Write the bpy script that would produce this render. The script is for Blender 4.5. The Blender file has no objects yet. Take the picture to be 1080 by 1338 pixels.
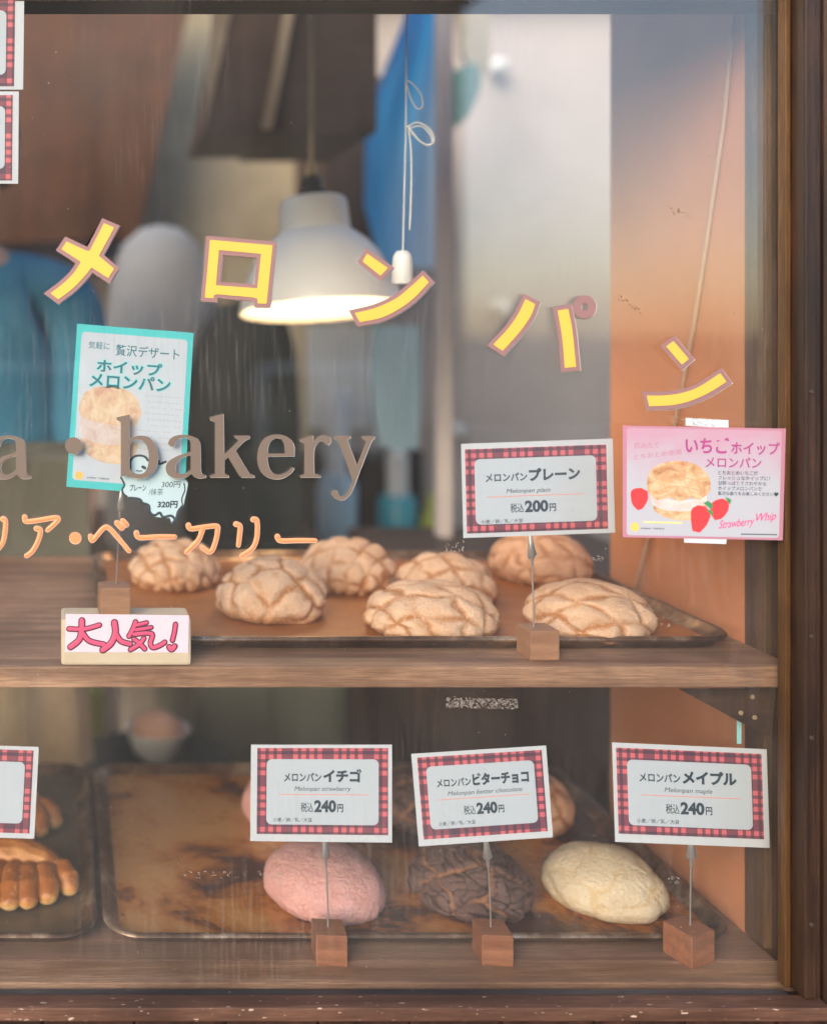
import bpy, bmesh, math, random
import numpy as np
from mathutils import Vector, Matrix, noise
from mathutils.geometry import tessellate_polygon

R = math.radians
scene = bpy.context.scene
col = scene.collection
random.seed(7)

# ------------------------------------------------------------------ camera
F, VX, VY, EYE = 1378.0, 87.0, 437.0, 1.35      # focal length and principal point in photo pixels (1080 x 1338)
cam = bpy.data.cameras.new('camera')
cam_o = bpy.data.objects.new('camera', cam); col.objects.link(cam_o)
cam_o.location = (0, 0, EYE); cam_o.rotation_euler = (R(90), 0, 0)
cam.sensor_fit = 'VERTICAL'; cam.sensor_height = 36.0
cam.lens = 36.0 * F / 1338.0
cam.shift_x = (540 - VX) / 1338.0
cam.shift_y = (VY - 669) / 1338.0
cam.clip_start = 0.02; cam.clip_end = 3000
cam.dof.use_dof = True; cam.dof.focus_distance = 0.965; cam.dof.aperture_fstop = 2.0
scene.camera = cam_o

# ------------------------------------------------------------------ sky and sun
SUN_EL, SUN_AZ = 25.0, 212.0      # azimuth from +Y, clockwise: in front of the shop, to the left
w = bpy.data.worlds.new('World'); scene.world = w; w.use_nodes = True
nt = w.node_tree
sky = nt.nodes.new('ShaderNodeTexSky'); sky.sky_type = 'NISHITA'; sky.sun_disc = False
sky.sun_elevation = R(SUN_EL); sky.sun_rotation = R(SUN_AZ); sky.dust_density = 1.6; sky.ozone_density = 0.8
bg = nt.nodes['Background']; bg.inputs['Strength'].default_value = 0.13
nt.links.new(sky.outputs[0], bg.inputs['Color'])
sun = bpy.data.lights.new('sun', 'SUN'); sun.energy = 0.85; sun.angle = R(34); sun.color = (1, 0.84, 0.67)
sun_o = bpy.data.objects.new('sun', sun); col.objects.link(sun_o)
sdir = Vector((math.sin(R(SUN_AZ)) * math.cos(R(SUN_EL)), math.cos(R(SUN_AZ)) * math.cos(R(SUN_EL)), math.sin(R(SUN_EL))))
sun_o.rotation_euler = sdir.to_track_quat('Z', 'Y').to_euler(); sun_o.location = (0, 0, 20)

vs = scene.view_settings
vs.view_transform = 'Standard'; vs.look = 'None'; vs.gamma = 1.0; vs.exposure = 1.58
scene.cycles.use_denoising = True
scene.cycles.max_bounces = 8; scene.cycles.diffuse_bounces = 5; scene.cycles.transparent_max_bounces = 16
scene.cycles.caustics_reflective = False; scene.cycles.caustics_refractive = False
scene.cycles.sample_clamp_indirect = 6.0

# ------------------------------------------------------------------ helpers
def P(px, py, Y):
    return Vector(((px - VX) / F * Y, Y, EYE - (py - VY) / F * Y))

class MB:
    """collects verts / faces / uvs of one mesh"""
    def __init__(s): s.v, s.f, s.uv, s.m = [], [], [], []
    def add(s, verts, faces, uvs=None, mi=0):
        b = len(s.v)
        s.v += [Vector(p) for p in verts]
        s.uv += list(uvs) if uvs is not None else [(0, 0)] * len(verts)
        s.f += [tuple(b + i for i in f) for f in faces]; s.m += [mi] * len(faces)
        return s
    def bm(s, bm, mat=None, mi=0):
        bm.verts.index_update()
        s.add([(mat @ v.co) if mat else v.co.copy() for v in bm.verts], [[v.index for v in f.verts] for f in bm.faces], mi=mi)
        bm.free(); return s
    def box(s, x0, x1, y0, y1, z0, z1, bev=0.0, mat=None, mi=0):
        bm = bmesh.new(); bmesh.ops.create_cube(bm, size=1.0)
        for v in bm.verts:
            v.co = Vector(((x0 + x1) / 2 + v.co.x * (x1 - x0), (y0 + y1) / 2 + v.co.y * (y1 - y0), (z0 + z1) / 2 + v.co.z * (z1 - z0)))
        if bev > 0:
            bmesh.ops.bevel(bm, geom=bm.edges[:], offset=bev, segments=2, affect='EDGES', profile=0.6)
        return s.bm(bm, mat, mi)
    def tube(s, pts, rad, n=10, flat=1.0, mi=0, caps=True, tips=True):
        """swept tube with per-point radius; flat scales the section along world Y"""
        pts = [Vector(p) for p in pts]
        rr = rad if isinstance(rad, (list, tuple)) else [rad] * len(pts)
        rr = list(rr)
        if tips:        # rounded ends
            d0 = (pts[0] - pts[1]).normalized(); d1 = (pts[-1] - pts[-2]).normalized()
            a, b, ra, rb = pts[0], pts[-1], rr[0], rr[-1]
            pts = [a + d0 * ra * .98, a + d0 * ra * .8, a + d0 * ra * .45] + pts + [b + d1 * rb * .45, b + d1 * rb * .8, b + d1 * rb * .98]
            rr = [ra * .2, ra * .6, ra * .89] + rr + [rb * .89, rb * .6, rb * .2]
        vv, ff = [], []
        up = None
        for i, p in enumerate(pts):
            t = (pts[min(i + 1, len(pts) - 1)] - pts[max(i - 1, 0)]).normalized()
            ref = Vector((0, 1, 0)) if abs(t.y) < .9 else Vector((1, 0, 0))
            if up is None: up = ref
            nrm = (up - t * up.dot(t))
            if nrm.length < 1e-4: nrm = ref - t * ref.dot(t)
            nrm.normalize(); up = nrm
            bn = t.cross(nrm)
            for k in range(n):
                a = 2 * math.pi * k / n
                vv.append(p + nrm * math.cos(a) * rr[i] * flat + bn * math.sin(a) * rr[i])
        m = len(pts)
        for i in range(m - 1):
            for k in range(n):
                ff.append((i * n + k, i * n + (k + 1) % n, (i + 1) * n + (k + 1) % n, (i + 1) * n + k))
        if caps:
            ff.append(tuple(range(n))[::-1]); ff.append(tuple((m - 1) * n + k for k in range(n)))
        return s.add(vv, ff, mi=mi)
    def lathe(s, prof, n=48, mat=None, mi=0):
        """prof: (radius, z)"""
        vv, ff = [], []
        for r, z in prof:
            for k in range(n):
                a = 2 * math.pi * k / n
                q = Vector((r * math.cos(a), r * math.sin(a), z)); vv.append(mat @ q if mat else q)
        for i in range(len(prof) - 1):
            for k in range(n):
                ff.append((i * n + k, i * n + (k + 1) % n, (i + 1) * n + (k + 1) % n, (i + 1) * n + k))
        return s.add(vv, ff, mi=mi)
    def prism(s, loops, fn, d0, d1, mi=0, side_mi=None, uv=None):
        """loops[0] outer, others holes, 2-D points; fn(a, b, depth) -> world; front at depth d0, back at depth d1 (solid)"""
        pl = [[Vector((p[0], p[1], 0)) for p in lp] for lp in loops]
        flat = [p for lp in pl for p in lp]
        tris = tessellate_polygon(pl)
        n = len(flat)
        vv = [fn(p.x, p.y, d0) for p in flat] + [fn(p.x, p.y, d1) for p in flat]
        uvs = [(uv(p.x, p.y) if uv else (0, 0)) for p in flat] * 2
        ff = [tuple(t) for t in tris] + [tuple(n + i for i in t[::-1]) for t in tris]
        s.add(vv, ff, uvs, mi)
        st, fs = 0, []
        for lp in pl:
            m = len(lp)
            for i in range(m):
                a, b = st + i, st + (i + 1) % m
                fs.append((a, b, n + b, n + a))
            st += m
        base = len(s.v) - 2 * n
        s.f += [tuple(base + i for i in f) for f in fs]; s.m += [mi if side_mi is None else side_mi] * len(fs)
        return s

def origin_of(o):
    v = Vector((0, 0, 0))
    while o is not None:
        v += o.location; o = o.parent
    return v

def put(name, mb, mats, parent=None, smooth=False, base=True):
    """links an MB as ONE mesh object; verts are given in world space"""
    if not isinstance(mats, (list, tuple)): mats = [mats]
    off = origin_of(parent) if parent else Vector((0, 0, 0))
    if parent is None and base:
        lo = Vector((min(v[i] for v in mb.v) for i in range(3))); hi = Vector((max(v[i] for v in mb.v) for i in range(3)))
        loc = Vector(((lo.x + hi.x) / 2, (lo.y + hi.y) / 2, lo.z))
    else: loc = Vector((0, 0, 0))
    me = bpy.data.meshes.new(name)
    me.from_pydata([tuple(v - off - loc) for v in mb.v], [], mb.f)
    if any(u != (0, 0) for u in mb.uv):
        ul = me.uv_layers.new(name='UVMap')
        for l in me.loops: ul.data[l.index].uv = mb.uv[l.vertex_index]
    for m in mats: me.materials.append(m)
    me.polygons.foreach_set('material_index', mb.m)
    bm = bmesh.new(); bm.from_mesh(me); bmesh.ops.recalc_face_normals(bm, faces=bm.faces); bm.to_mesh(me); bm.free()
    if smooth:
        me.polygons.foreach_set('use_smooth', [True] * len(me.polygons))
        if smooth is not True: me.set_sharp_from_angle(angle=R(smooth))
    me.update()
    o = bpy.data.objects.new(name, me); col.objects.link(o)
    o.location = loc; o.parent = parent
    return o

def empty(name, loc):
    o = bpy.data.objects.new(name, None); col.objects.link(o); o.location = loc; o.empty_display_size = .05
    return o

def tag(o, label, cat, group=None, kind=None):
    o['label'] = label; o['category'] = cat
    if group: o['group'] = group
    if kind: o['kind'] = kind
    return o

def structure(o): o['kind'] = 'structure'; return o

# ------------------------------------------------------------------ materials
def mat(name, color=(.5, .5, .5), rough=.6, metal=0.0, spec=.5):
    m = bpy.data.materials.new(name); m.use_nodes = True
    b = m.node_tree.nodes['Principled BSDF']
    b.inputs['Base Color'].default_value = (*color, 1); b.inputs['Roughness'].default_value = rough
    b.inputs['Metallic'].default_value = metal; b.inputs['Specular IOR Level'].default_value = spec
    return m

def nodes(m): return m.node_tree.nodes, m.node_tree.links, m.node_tree.nodes['Principled BSDF']

def coords(m, scale=(1, 1, 1), rot=(0, 0, 0), src='Object'):
    n, l, b = nodes(m)
    tc = n.new('ShaderNodeTexCoord'); mp = n.new('ShaderNodeMapping')
    mp.inputs['Scale'].default_value = scale; mp.inputs['Rotation'].default_value = rot
    l.new(tc.outputs[src], mp.inputs['Vector'])
    return mp.outputs['Vector']

def ramp(m, fac, stops):
    n, l, b = nodes(m)
    r = n.new('ShaderNodeValToRGB')
    els = r.color_ramp.elements
    while len(els) < len(stops): els.new(.5)
    for e, (p, c) in zip(els, stops): e.position = p; e.color = (*c, 1)
    l.new(fac, r.inputs['Fac']); return r.outputs['Color']

def noise_tex(m, vec, scale=5, detail=4, rough=.55, dist=0):
    n, l, b = nodes(m)
    t = n.new('ShaderNodeTexNoise'); t.inputs['Scale'].default_value = scale; t.inputs['Detail'].default_value = detail
    t.inputs['Roughness'].default_value = rough; t.inputs['Distortion'].default_value = dist
    l.new(vec, t.inputs['Vector']); return t.outputs['Fac']

def mixc(m, fac, a, bcol, mode='MIX'):
    n, l, b = nodes(m)
    x = n.new('ShaderNodeMix'); x.data_type = 'RGBA'; x.blend_type = mode
    for sock, val in ((x.inputs[0], fac), (x.inputs[6], a), (x.inputs[7], bcol)):
        if hasattr(val, 'node'): l.new(val, sock)
        elif isinstance(val, (int, float)): sock.default_value = val
        else: sock.default_value = (*val, 1)
    return x.outputs[2]

def math_n(m, op, a, b_=0.0, c=0.0, clamp=False):
    n, l, b = nodes(m)
    x = n.new('ShaderNodeMath'); x.operation = op; x.use_clamp = clamp
    for sock, val in zip(x.inputs, (a, b_, c)):
        if hasattr(val, 'node'): l.new(val, sock)
        else: sock.default_value = val
    return x.outputs[0]

def bump(m, h, strength=.3, dist=.002):
    n, l, b = nodes(m)
    bp = n.new('ShaderNodeBump'); bp.inputs['Strength'].default_value = strength; bp.inputs['Distance'].default_value = dist
    l.new(h, bp.inputs['Height']); l.new(bp.outputs[0], b.inputs['Normal'])

def out(m, colr=None, rough=None):
    n, l, b = nodes(m)
    if colr is not None: l.new(colr, b.inputs['Base Color'])
    if rough is not None: l.new(rough, b.inputs['Roughness'])
    return m

def wood(name, dark, light, axis='x', scale=1.0, rough=.6, chips=None, chip_t=.68):
    m = mat(name, light, rough)
    s = {'x': (1.2, 26, 26), 'y': (26, 1.2, 26), 'z': (26, 26, 1.2)}[axis]
    v = coords(m, tuple(k * scale for k in s))
    f = noise_tex(m, v, 2.2, 8, .62, .35)
    fine = noise_tex(m, v, 30, 5, .7)
    blot = noise_tex(m, coords(m, (3, 3, 3)), 2.0, 5, .6, .6)
    c = ramp(m, f, [(.34, dark), (.5, tuple((a + b) / 2 for a, b in zip(dark, light))), (.64, light)])
    c = mixc(m, ramp(m, fine, [(.40, (0, 0, 0)), (.62, (.65, .65, .65))]), c, dark)
    c = mixc(m, ramp(m, blot, [(.35, (0, 0, 0)), (.7, (.75, .75, .75))]), c, tuple(d * .62 for d in dark))
    if chips:
        cn = noise_tex(m, coords(m, (14, 60, 60) if axis == 'x' else (60, 60, 14)), 6, 3, .6)
        c = mixc(m, ramp(m, cn, [(chip_t, (0, 0, 0)), (chip_t + .03, (1, 1, 1))]), c, chips)
    out(m, c, math_n(m, 'MULTIPLY_ADD', f, .35, rough - .2))
    bump(m, f, .35, .0015)
    return m

def stained(name, a, b, scale=6, rough=.7, bstr=.1, spec=.4):
    m = mat(name, a, rough, spec=spec)
    v = coords(m)
    f = noise_tex(m, v, scale, 6, .6, .4)
    out(m, ramp(m, f, [(.3, a), (.7, b)]))
    bump(m, noise_tex(m, v, scale * 12, 4), bstr, .002)
    return m

M = {}
M['ledge'] = wood('ledge_wood', (.19, .092, .05), (.60, .375, .245), 'x', 1, .62)
M['ledge_back'] = wood('ledge_back_wood', (.14, .07, .045), (.36, .21, .14), 'x', 1, .6)
M['shelf'] = wood('shelf_wood', (.16, .075, .042), (.56, .335, .21), 'x', 1, .62)
M['rail'] = wood('rail_wood', (.055, .025, .017), (.24, .12, .08), 'x', 1, .55, (.52, .40, .33), .66)
M['stop'] = wood('stop_wood', (.035, .03, .03), (.12, .10, .10), 'x', 1, .5, (.45, .38, .33), .72)
M['dark_post'] = wood('dark_post_wood', (.06, .029, .014), (.19, .10, .052), 'z', 1, .55)
M['post_warm'] = wood('bracket_wood', (.035, .016, .009), (.12, .058, .03), 'x', 1, .55)
M['box_wood'] = wood('box_wood', (.04, .018, .009), (.10, .05, .026), 'x', .5, .6)
M['bead'] = wood('bead_wood', (.05, .022, .008), (.19, .095, .03), 'z', 1, .5)
M['post'] = wood('post_wood', (.012, .005, .003), (.075, .032, .016), 'z', 1, .5)
M['cladding'] = wood('cladding_wood', (.018, .008, .006), (.095, .035, .024), 'z', 1, .55)
M['header'] = wood('header_wood', (.02, .014, .01), (.05, .035, .026), 'x', 1, .6)
M['block'] = wood('block_wood', (.21, .075, .035), (.40, .17, .085), 'x', 2.2, .6)
M['block_light'] = wood('block_light_wood', (.30, .15, .085), (.46, .25, .15), 'x', 2.2, .6)
M['brown_panel'] = wood('brown_panel_wood', (.075, .022, .005), (.15, .05, .012), 'z', .35, .55)
M['soffit'] = wood('soffit_wood', (.06, .03, .018), (.14, .075, .045), 'z', .5, .6)
M['soffit_dark'] = wood('soffit_dark_wood', (.02, .014, .012), (.045, .032, .026), 'x', .5, .6)
M['trim'] = wood('trim_wood', (.30, .22, .13), (.55, .43, .28), 'z', .6, .6)
M['orange'] = stained('orange_plaster', (.48, .19, .085), (.56, .24, .115), 5, .75, .2)
M['beige'] = stained('beige_plaster', (.32, .265, .18), (.47, .40, .28), 6, .85, .25)
M['grey'] = stained('grey_plaster', (.40, .345, .315), (.50, .435, .40), 2.5, .85, .15)
M['floor'] = stained('floor_concrete', (.16, .15, .14), (.25, .235, .22), 3, .8)
M['ceiling'] = stained('ceiling_paint', (.55, .52, .47), (.63, .60, .55), 2, .9)
M['paper'] = mat('white_paper', (.55, .60, .67), .34)
M['paper2'] = mat('panel_paper', (.48, .55, .635), .34)
M['ink'] = mat('navy_ink', (.025, .05, .075), .5)
M['inkgrey'] = mat('grey_ink', (.45, .50, .56), .5)
M['redline'] = mat('pale_red_ink', (.78, .30, .24), .5)
M['yellow'] = mat('yellow_vinyl', (.68, .45, .075), .5)
M['mauve'] = mat('mauve_vinyl', (.27, .15, .155), .5)
M['edge_highlight'] = mat('pale_edge_highlight', (.72, .66, .64), .3)  # colour of the highlight painted along letter rims
M['taupe'] = mat('taupe_vinyl', (.15, .115, .095), .6)
M['peach'] = mat('peach_vinyl', (.82, .27, .12), .45)
M['peach_highlight'] = mat('peach_highlight', (.82, .52, .40), .45)  # painted rim highlight of the peach strokes
M['teal_ink'] = mat('teal_ink', (.06, .52, .56), .5)
M['teal_dark'] = mat('dark_teal_ink', (.02, .17, .23), .5)
M['teal_glow'] = mat('light_teal_ink', (.28, .66, .72), .5)
M['poster_white'] = mat('poster_white', (.74, .78, .85), .45)
M['poster_pink'] = mat('poster_pink', (.43, .20, .28), .5)
M['purple_ink'] = mat('purple_ink', (.36, .06, .22), .5)
M['magenta_ink'] = mat('magenta_ink', (.62, .04, .22), .5)
M['red_ink'] = mat('strawberry_red', (.66, .05, .06), .5)
M['green_ink'] = mat('leaf_green', (.05, .25, .10), .5)
M['orange_ink'] = mat('orange_ink', (.85, .50, .12), .5)
M['yellow_ink'] = mat('pale_yellow_ink', (.85, .66, .22), .5)
M['hot_pink'] = mat('hot_pink_ink', (.80, .09, .22), .5)
M['plum'] = mat('plum_ink', (.12, .015, .06), .5)
M['lilac'] = mat('lilac_paper', (.80, .66, .80), .55)
M['cream_box'] = stained('cream_card', (.55, .45, .33), (.66, .57, .44), 14, .7)
M['balloon'] = mat('pale_blue_paper', (.52, .70, .80), .55)
M['steel'] = mat('steel_wire', (.58, .58, .60), .3, .8)
M['screw'] = mat('dull_screw', (.06, .045, .035), .5, .3)
M['white_plastic'] = mat('white_plastic', (.72, .72, .70), .4)
M['black_plastic'] = mat('black_plastic', (.012, .012, .013), .35)
M['cord'] = mat('beige_cord', (.52, .40, .20), .6)
M['cord_grey'] = mat('grey_cord', (.40, .25, .16), .6)
M['lamp_white'] = mat('lamp_enamel', (.74, .74, .72), .32)
M['pale_pole'] = stained('pale_pole_paint', (.62, .55, .54), (.70, .63, .62), 8, .6)
M['dark_teal'] = stained('dark_machine_paint', (.012, .022, .024), (.03, .045, .05), 4, .45)
M['sack'] = stained('sack_cloth', (.55, .54, .52), (.68, .66, .63), 5, .9, .3)
M['cab_green'] = stained('cabinet_paint', (.16, .17, .13), (.24, .25, .19), 3, .6)
M['pale_blue'] = mat('pale_blue_plastic', (.42, .62, .72), .4)
M['teal_plastic'] = mat('teal_plastic', (.05, .36, .46), .35)
M['lime'] = mat('lime_plastic', (.42, .46, .08), .5)
M['skin'] = stained('skin', (.55, .33, .24), (.62, .39, .29), 20, .5, .02)
M['hair'] = mat('dark_hair', (.015, .012, .01), .5)
M['blue_shirt'] = stained('blue_cotton', (.035, .19, .33), (.06, .26, .42), 14, .85, .25)
M['tan_cloth'] = stained('tan_linen', (.58, .42, .25), (.72, .55, .36), 22, .9, .3)
M['trousers'] = mat('dark_trousers', (.02, .022, .028), .9)

def gingham():
    m = mat('gingham_print', (.5, .1, .12), .5)
    n, l, b = nodes(m)
    v = coords(m, src='UV')
    sep = n.new('ShaderNodeSeparateXYZ'); l.new(v, sep.inputs[0])
    masks = []
    for ax in ('X', 'Y'):
        s = sep.outputs[ax]
        p = math_n(m, 'FRACT', math_n(m, 'MULTIPLY', s, 1 / 10.6))
        sq = math_n(m, 'LESS_THAN', math_n(m, 'ABSOLUTE', math_n(m, 'SUBTRACT', p, .5)), .29)
        g = math_n(m, 'LESS_THAN', math_n(m, 'FRACT', math_n(m, 'MULTIPLY', s, 1 / 53.0)), .8)
        masks.append(math_n(m, 'MULTIPLY', sq, g))
    both = math_n(m, 'MULTIPLY', masks[0], masks[1])
    one = math_n(m, 'MAXIMUM', masks[0], masks[1])
    c = mixc(m, one, (.085, .045, .075), (.21, .06, .095))
    c = mixc(m, both, c, (.62, .14, .17))
    return out(m, c)
M['gingham'] = gingham()

def print_gradient(name, top, bottom):
    m = mat(name, bottom, .5)
    n, l, b = nodes(m)
    v = coords(m, src='UV'); sep = n.new('ShaderNodeSeparateXYZ'); l.new(v, sep.inputs[0])
    f = math_n(m, 'ADD', sep.outputs['Y'], math_n(m, 'MULTIPLY', math_n(m, 'SUBTRACT', noise_tex(m, v, 4, 3), .5), .5))
    return out(m, ramp(m, f, [(.05, top), (.5, bottom)]))
M['pink_print'] = print_gradient('pink_poster_print', (.46, .28, .38), (.41, .43, .50))
M['blue_print'] = print_gradient('blue_poster_print', (.48, .55, .65), (.50, .57, .67))

def crust_print(name, a, b, c):
    m = mat(name, a, .5)
    v = coords(m, src='UV')
    f = noise_tex(m, v, 9, 5, .65, .8)
    return out(m, ramp(m, f, [(.32, c), (.48, b), (.62, a)]))
M['bun_print'] = crust_print('bun_photo_print', (.66, .48, .32), (.55, .34, .19), (.36, .17, .085))
M['bun_print_pale'] = crust_print('pale_bun_photo_print', (.68, .58, .45), (.62, .46, .33), (.54, .32, .26))
M['whip_print'] = crust_print('cream_photo_print', (.62, .57, .57), (.58, .50, .49), (.52, .38, .35))

def tray_metal():
    m = mat('baked_steel', (.10, .085, .075), .32, .7)
    v = coords(m)
    f = noise_tex(m, v, 14, 6, .65)
    g = noise_tex(m, coords(m, (6, 6, 6)), 3, 4)
    c = ramp(m, f, [(.35, (.07, .035, .022)), (.52, (.22, .13, .08)), (.66, (.62, .48, .36))])
    return out(m, c, math_n(m, 'MULTIPLY_ADD', g, .4, .14))
M['tray'] = tray_metal()

def greasy(name, stops, rough=.3, scale=7, stretch=(1, 2.2, 1), shift=0.0, axis=None):
    m = mat(name, stops[0][1], rough, 0, .5)
    n, l, b = nodes(m)
    v = coords(m, stretch)
    f = noise_tex(m, v, scale, 9, .66, .5)
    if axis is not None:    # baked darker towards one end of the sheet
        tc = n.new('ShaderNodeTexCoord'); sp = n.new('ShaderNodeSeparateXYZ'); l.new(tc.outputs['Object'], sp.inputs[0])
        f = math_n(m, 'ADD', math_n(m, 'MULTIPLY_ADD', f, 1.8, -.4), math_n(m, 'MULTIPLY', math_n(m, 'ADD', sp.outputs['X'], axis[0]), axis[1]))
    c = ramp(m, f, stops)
    spots = noise_tex(m, coords(m), 90, 3, .6)
    c = mixc(m, ramp(m, spots, [(.66, (0, 0, 0)), (.72, (.6, .6, .6))]), c, (.02, .012, .008))
    out(m, c, math_n(m, 'MULTIPLY_ADD', noise_tex(m, v, 12, 4), .45, rough - .2))
    bump(m, f, .2, .002)
    return m
M['tray_upper'] = greasy('greasy_tray_upper', [(.2, (.16, .05, .014)), (.5, (.34, .12, .032)), (.8, (.46, .19, .06))], .4, 3)
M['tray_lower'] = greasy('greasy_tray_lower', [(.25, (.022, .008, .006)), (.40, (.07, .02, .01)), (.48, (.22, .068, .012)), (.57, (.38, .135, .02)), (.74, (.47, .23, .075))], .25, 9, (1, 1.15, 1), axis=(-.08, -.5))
M['tray_side'] = greasy('greasy_tray_side', [(.25, (.05, .032, .018)), (.5, (.13, .085, .045)), (.8, (.22, .15, .08))], .35, 4)

def glass_mat():
    m = bpy.data.materials.new('window_glass'); m.use_nodes = True
    n, l = m.node_tree.nodes, m.node_tree.links
    n.remove(n['Principled BSDF'])
    o = n['Material Output']
    tr = n.new('ShaderNodeBsdfTransparent'); tr.inputs['Color'].default_value = (.985, .99, .985, 1)
    gl = n.new('ShaderNodeBsdfGlossy'); gl.inputs['Roughness'].default_value = 0.02
    gl.inputs['Color'].default_value = (1, 1, 1, 1)
    df = n.new('ShaderNodeBsdfDiffuse'); df.inputs['Color'].default_value = (.78, .76, .74, 1)
    lw = n.new('ShaderNodeLayerWeight'); lw.inputs['Blend'].default_value = .5
    pw = n.new('ShaderNodeMath'); pw.operation = 'POWER'; pw.inputs[1].default_value = 5; l.new(lw.outputs['Facing'], pw.inputs[0])
    ma = n.new('ShaderNodeMath'); ma.operation = 'MULTIPLY_ADD'; ma.inputs[1].default_value = .935; ma.inputs[2].default_value = .065
    l.new(pw.outputs[0], ma.inputs[0])
    m1 = n.new('ShaderNodeMixShader'); l.new(ma.outputs[0], m1.inputs[0]); l.new(tr.outputs[0], m1.inputs[1]); l.new(gl.outputs[0], m1.inputs[2])
    tc = n.new('ShaderNodeTexCoord'); mp = n.new('ShaderNodeMapping'); mp.inputs['Scale'].default_value = (5, 1, 2.2); mp.inputs['Rotation'].default_value = (0, .5, 0)
    l.new(tc.outputs['Object'], mp.inputs['Vector'])
    nz = n.new('ShaderNodeTexNoise'); nz.inputs['Scale'].default_value = 1.6; nz.inputs['Detail'].default_value = 6; nz.inputs['Roughness'].default_value = .6
    l.new(mp.outputs[0], nz.inputs['Vector'])
    rp = n.new('ShaderNodeMapRange'); rp.inputs[1].default_value = .35; rp.inputs[2].default_value = .75; rp.inputs[3].default_value = .005; rp.inputs[4].default_value = .022
    l.new(nz.outputs['Fac'], rp.inputs[0])
    # fine wiping streaks
    mp2 = n.new('ShaderNodeMapping'); mp2.inputs['Scale'].default_value = (150, 1, 9); mp2.inputs['Rotation'].default_value = (0, .45, 0); l.new(tc.outputs['Object'], mp2.inputs['Vector'])
    nz2 = n.new('ShaderNodeTexNoise'); nz2.inputs['Scale'].default_value = 2.0; nz2.inputs['Detail'].default_value = 3; l.new(mp2.outputs[0], nz2.inputs['Vector'])
    nz3 = n.new('ShaderNodeTexNoise'); nz3.inputs['Scale'].default_value = 4.5; nz3.inputs['Detail'].default_value = 3; l.new(tc.outputs['Object'], nz3.inputs['Vector'])
    r2 = n.new('ShaderNodeMapRange'); r2.inputs[1].default_value = .5; r2.inputs[2].default_value = .72; r2.inputs[4].default_value = .032; l.new(nz2.outputs['Fac'], r2.inputs[0])
    r3 = n.new('ShaderNodeMapRange'); r3.inputs[1].default_value = .48; r3.inputs[2].default_value = .66; l.new(nz3.outputs['Fac'], r3.inputs[0])
    mu = n.new('ShaderNodeMath'); mu.operation = 'MULTIPLY'; l.new(r2.outputs[0], mu.inputs[0]); l.new(r3.outputs[0], mu.inputs[1])
    ad = n.new('ShaderNodeMath'); ad.operation = 'ADD'; l.new(rp.outputs[0], ad.inputs[0]); l.new(mu.outputs[0], ad.inputs[1])
    m2 = n.new('ShaderNodeMixShader'); l.new(ad.outputs[0], m2.inputs[0]); l.new(m1.outputs[0], m2.inputs[1]); l.new(df.outputs[0], m2.inputs[2])
    l.new(m2.outputs[0], o.inputs['Surface'])
    return m
M['glass'] = glass_mat()

def emit(name, c, s):
    m = mat(name, c, .5); b = m.node_tree.nodes['Principled BSDF']
    b.inputs['Emission Color'].default_value = (*c, 1); b.inputs['Emission Strength'].default_value = s
    return m
M['bulb'] = emit('glowing_bulb', (1, .70, .38), 30)

def cloth(name, c, trans):
    m = mat(name, c, .9)
    n, l, b = nodes(m)
    t = n.new('ShaderNodeBsdfTranslucent'); t.inputs['Color'].default_value = (*c, 1)
    x = n.new('ShaderNodeMixShader'); x.inputs[0].default_value = trans
    l.new(b.outputs[0], x.inputs[1]); l.new(t.outputs[0], x.inputs[2]); l.new(x.outputs[0], n['Material Output'].inputs['Surface'])
    return m
M['streak_cloth'] = cloth('blue_streak', (.008, .46, .92), .25)  # for the sheet that stands in for a blue reflection
def streak_tint(m):
    v = coords(m, src='UV'); n, l, b = nodes(m)
    sp = n.new('ShaderNodeSeparateXYZ'); l.new(v, sp.inputs[0])
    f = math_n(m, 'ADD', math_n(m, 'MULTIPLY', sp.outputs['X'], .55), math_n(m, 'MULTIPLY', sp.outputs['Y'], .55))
    c = ramp(m, f, [(.12, (.01, .40, .90)), (.5, (.05, .58, .96)), (.9, (.62, .78, .92))])  # fade of the reflected streak put into the cloth colour
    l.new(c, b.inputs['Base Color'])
    t = [k for k in n if k.type == 'BSDF_TRANSLUCENT'][0]; l.new(c, t.inputs['Color'])
streak_tint(M['streak_cloth'])

# ------------------------------------------------------------------ ground, street
g = MB().add([(-600, -600, 0), (600, -600, 0), (600, 600, 0), (-600, 600, 0)], [(0, 1, 2, 3)])
structure(put('ground', g, stained('street_asphalt', (.04, .037, .035), (.065, .06, .056), 1.5, .9), base=False))
g = MB().box(-7, 7, -1.1, .90, 0, .06, .01)
structure(put('pavement', g, stained('paving', (.085, .078, .072), (.12, .11, .10), 2, .9), base=False))

# ------------------------------------------------------------------ the shop
GY0, GY1 = .943, .947           # outer and inner face of the glass
PX0, PX1 = -1.02, .655          # window opening
shop = empty('shop_building', (0, 2.0, 0))
tag(shop, 'dark timber bakery shop with orange inner partition and grey plaster back wall', 'shop')
mb = MB()
mb.box(.668, 2.42, .955, 1.0, 0, 2.46)                     # right of the window
mb.box(PX0 - .05, .668, .955, 1.0, 1.72, 2.46)             # above the window
mb.box(-2.42, -2.1, .955, 1.0, 0, 2.46)                    # beyond an unseen doorway, added for more daylight
mb.box(-2.1, PX0 - .05, .955, 1.0, 2.1, 2.46)              # over the added doorway
put('facade_wall', mb, M['cladding'], shop)
mb = MB()
for i in range(22):                                       # boards under the window
    x0 = -1.06 + i * .08
    mb.box(x0, x0 + .0785, .918 + .0015 * (i % 3), .945, .062, .7575, .002)
put('under_window_boards', mb, M['cladding'], shop)
mb = MB()
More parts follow.
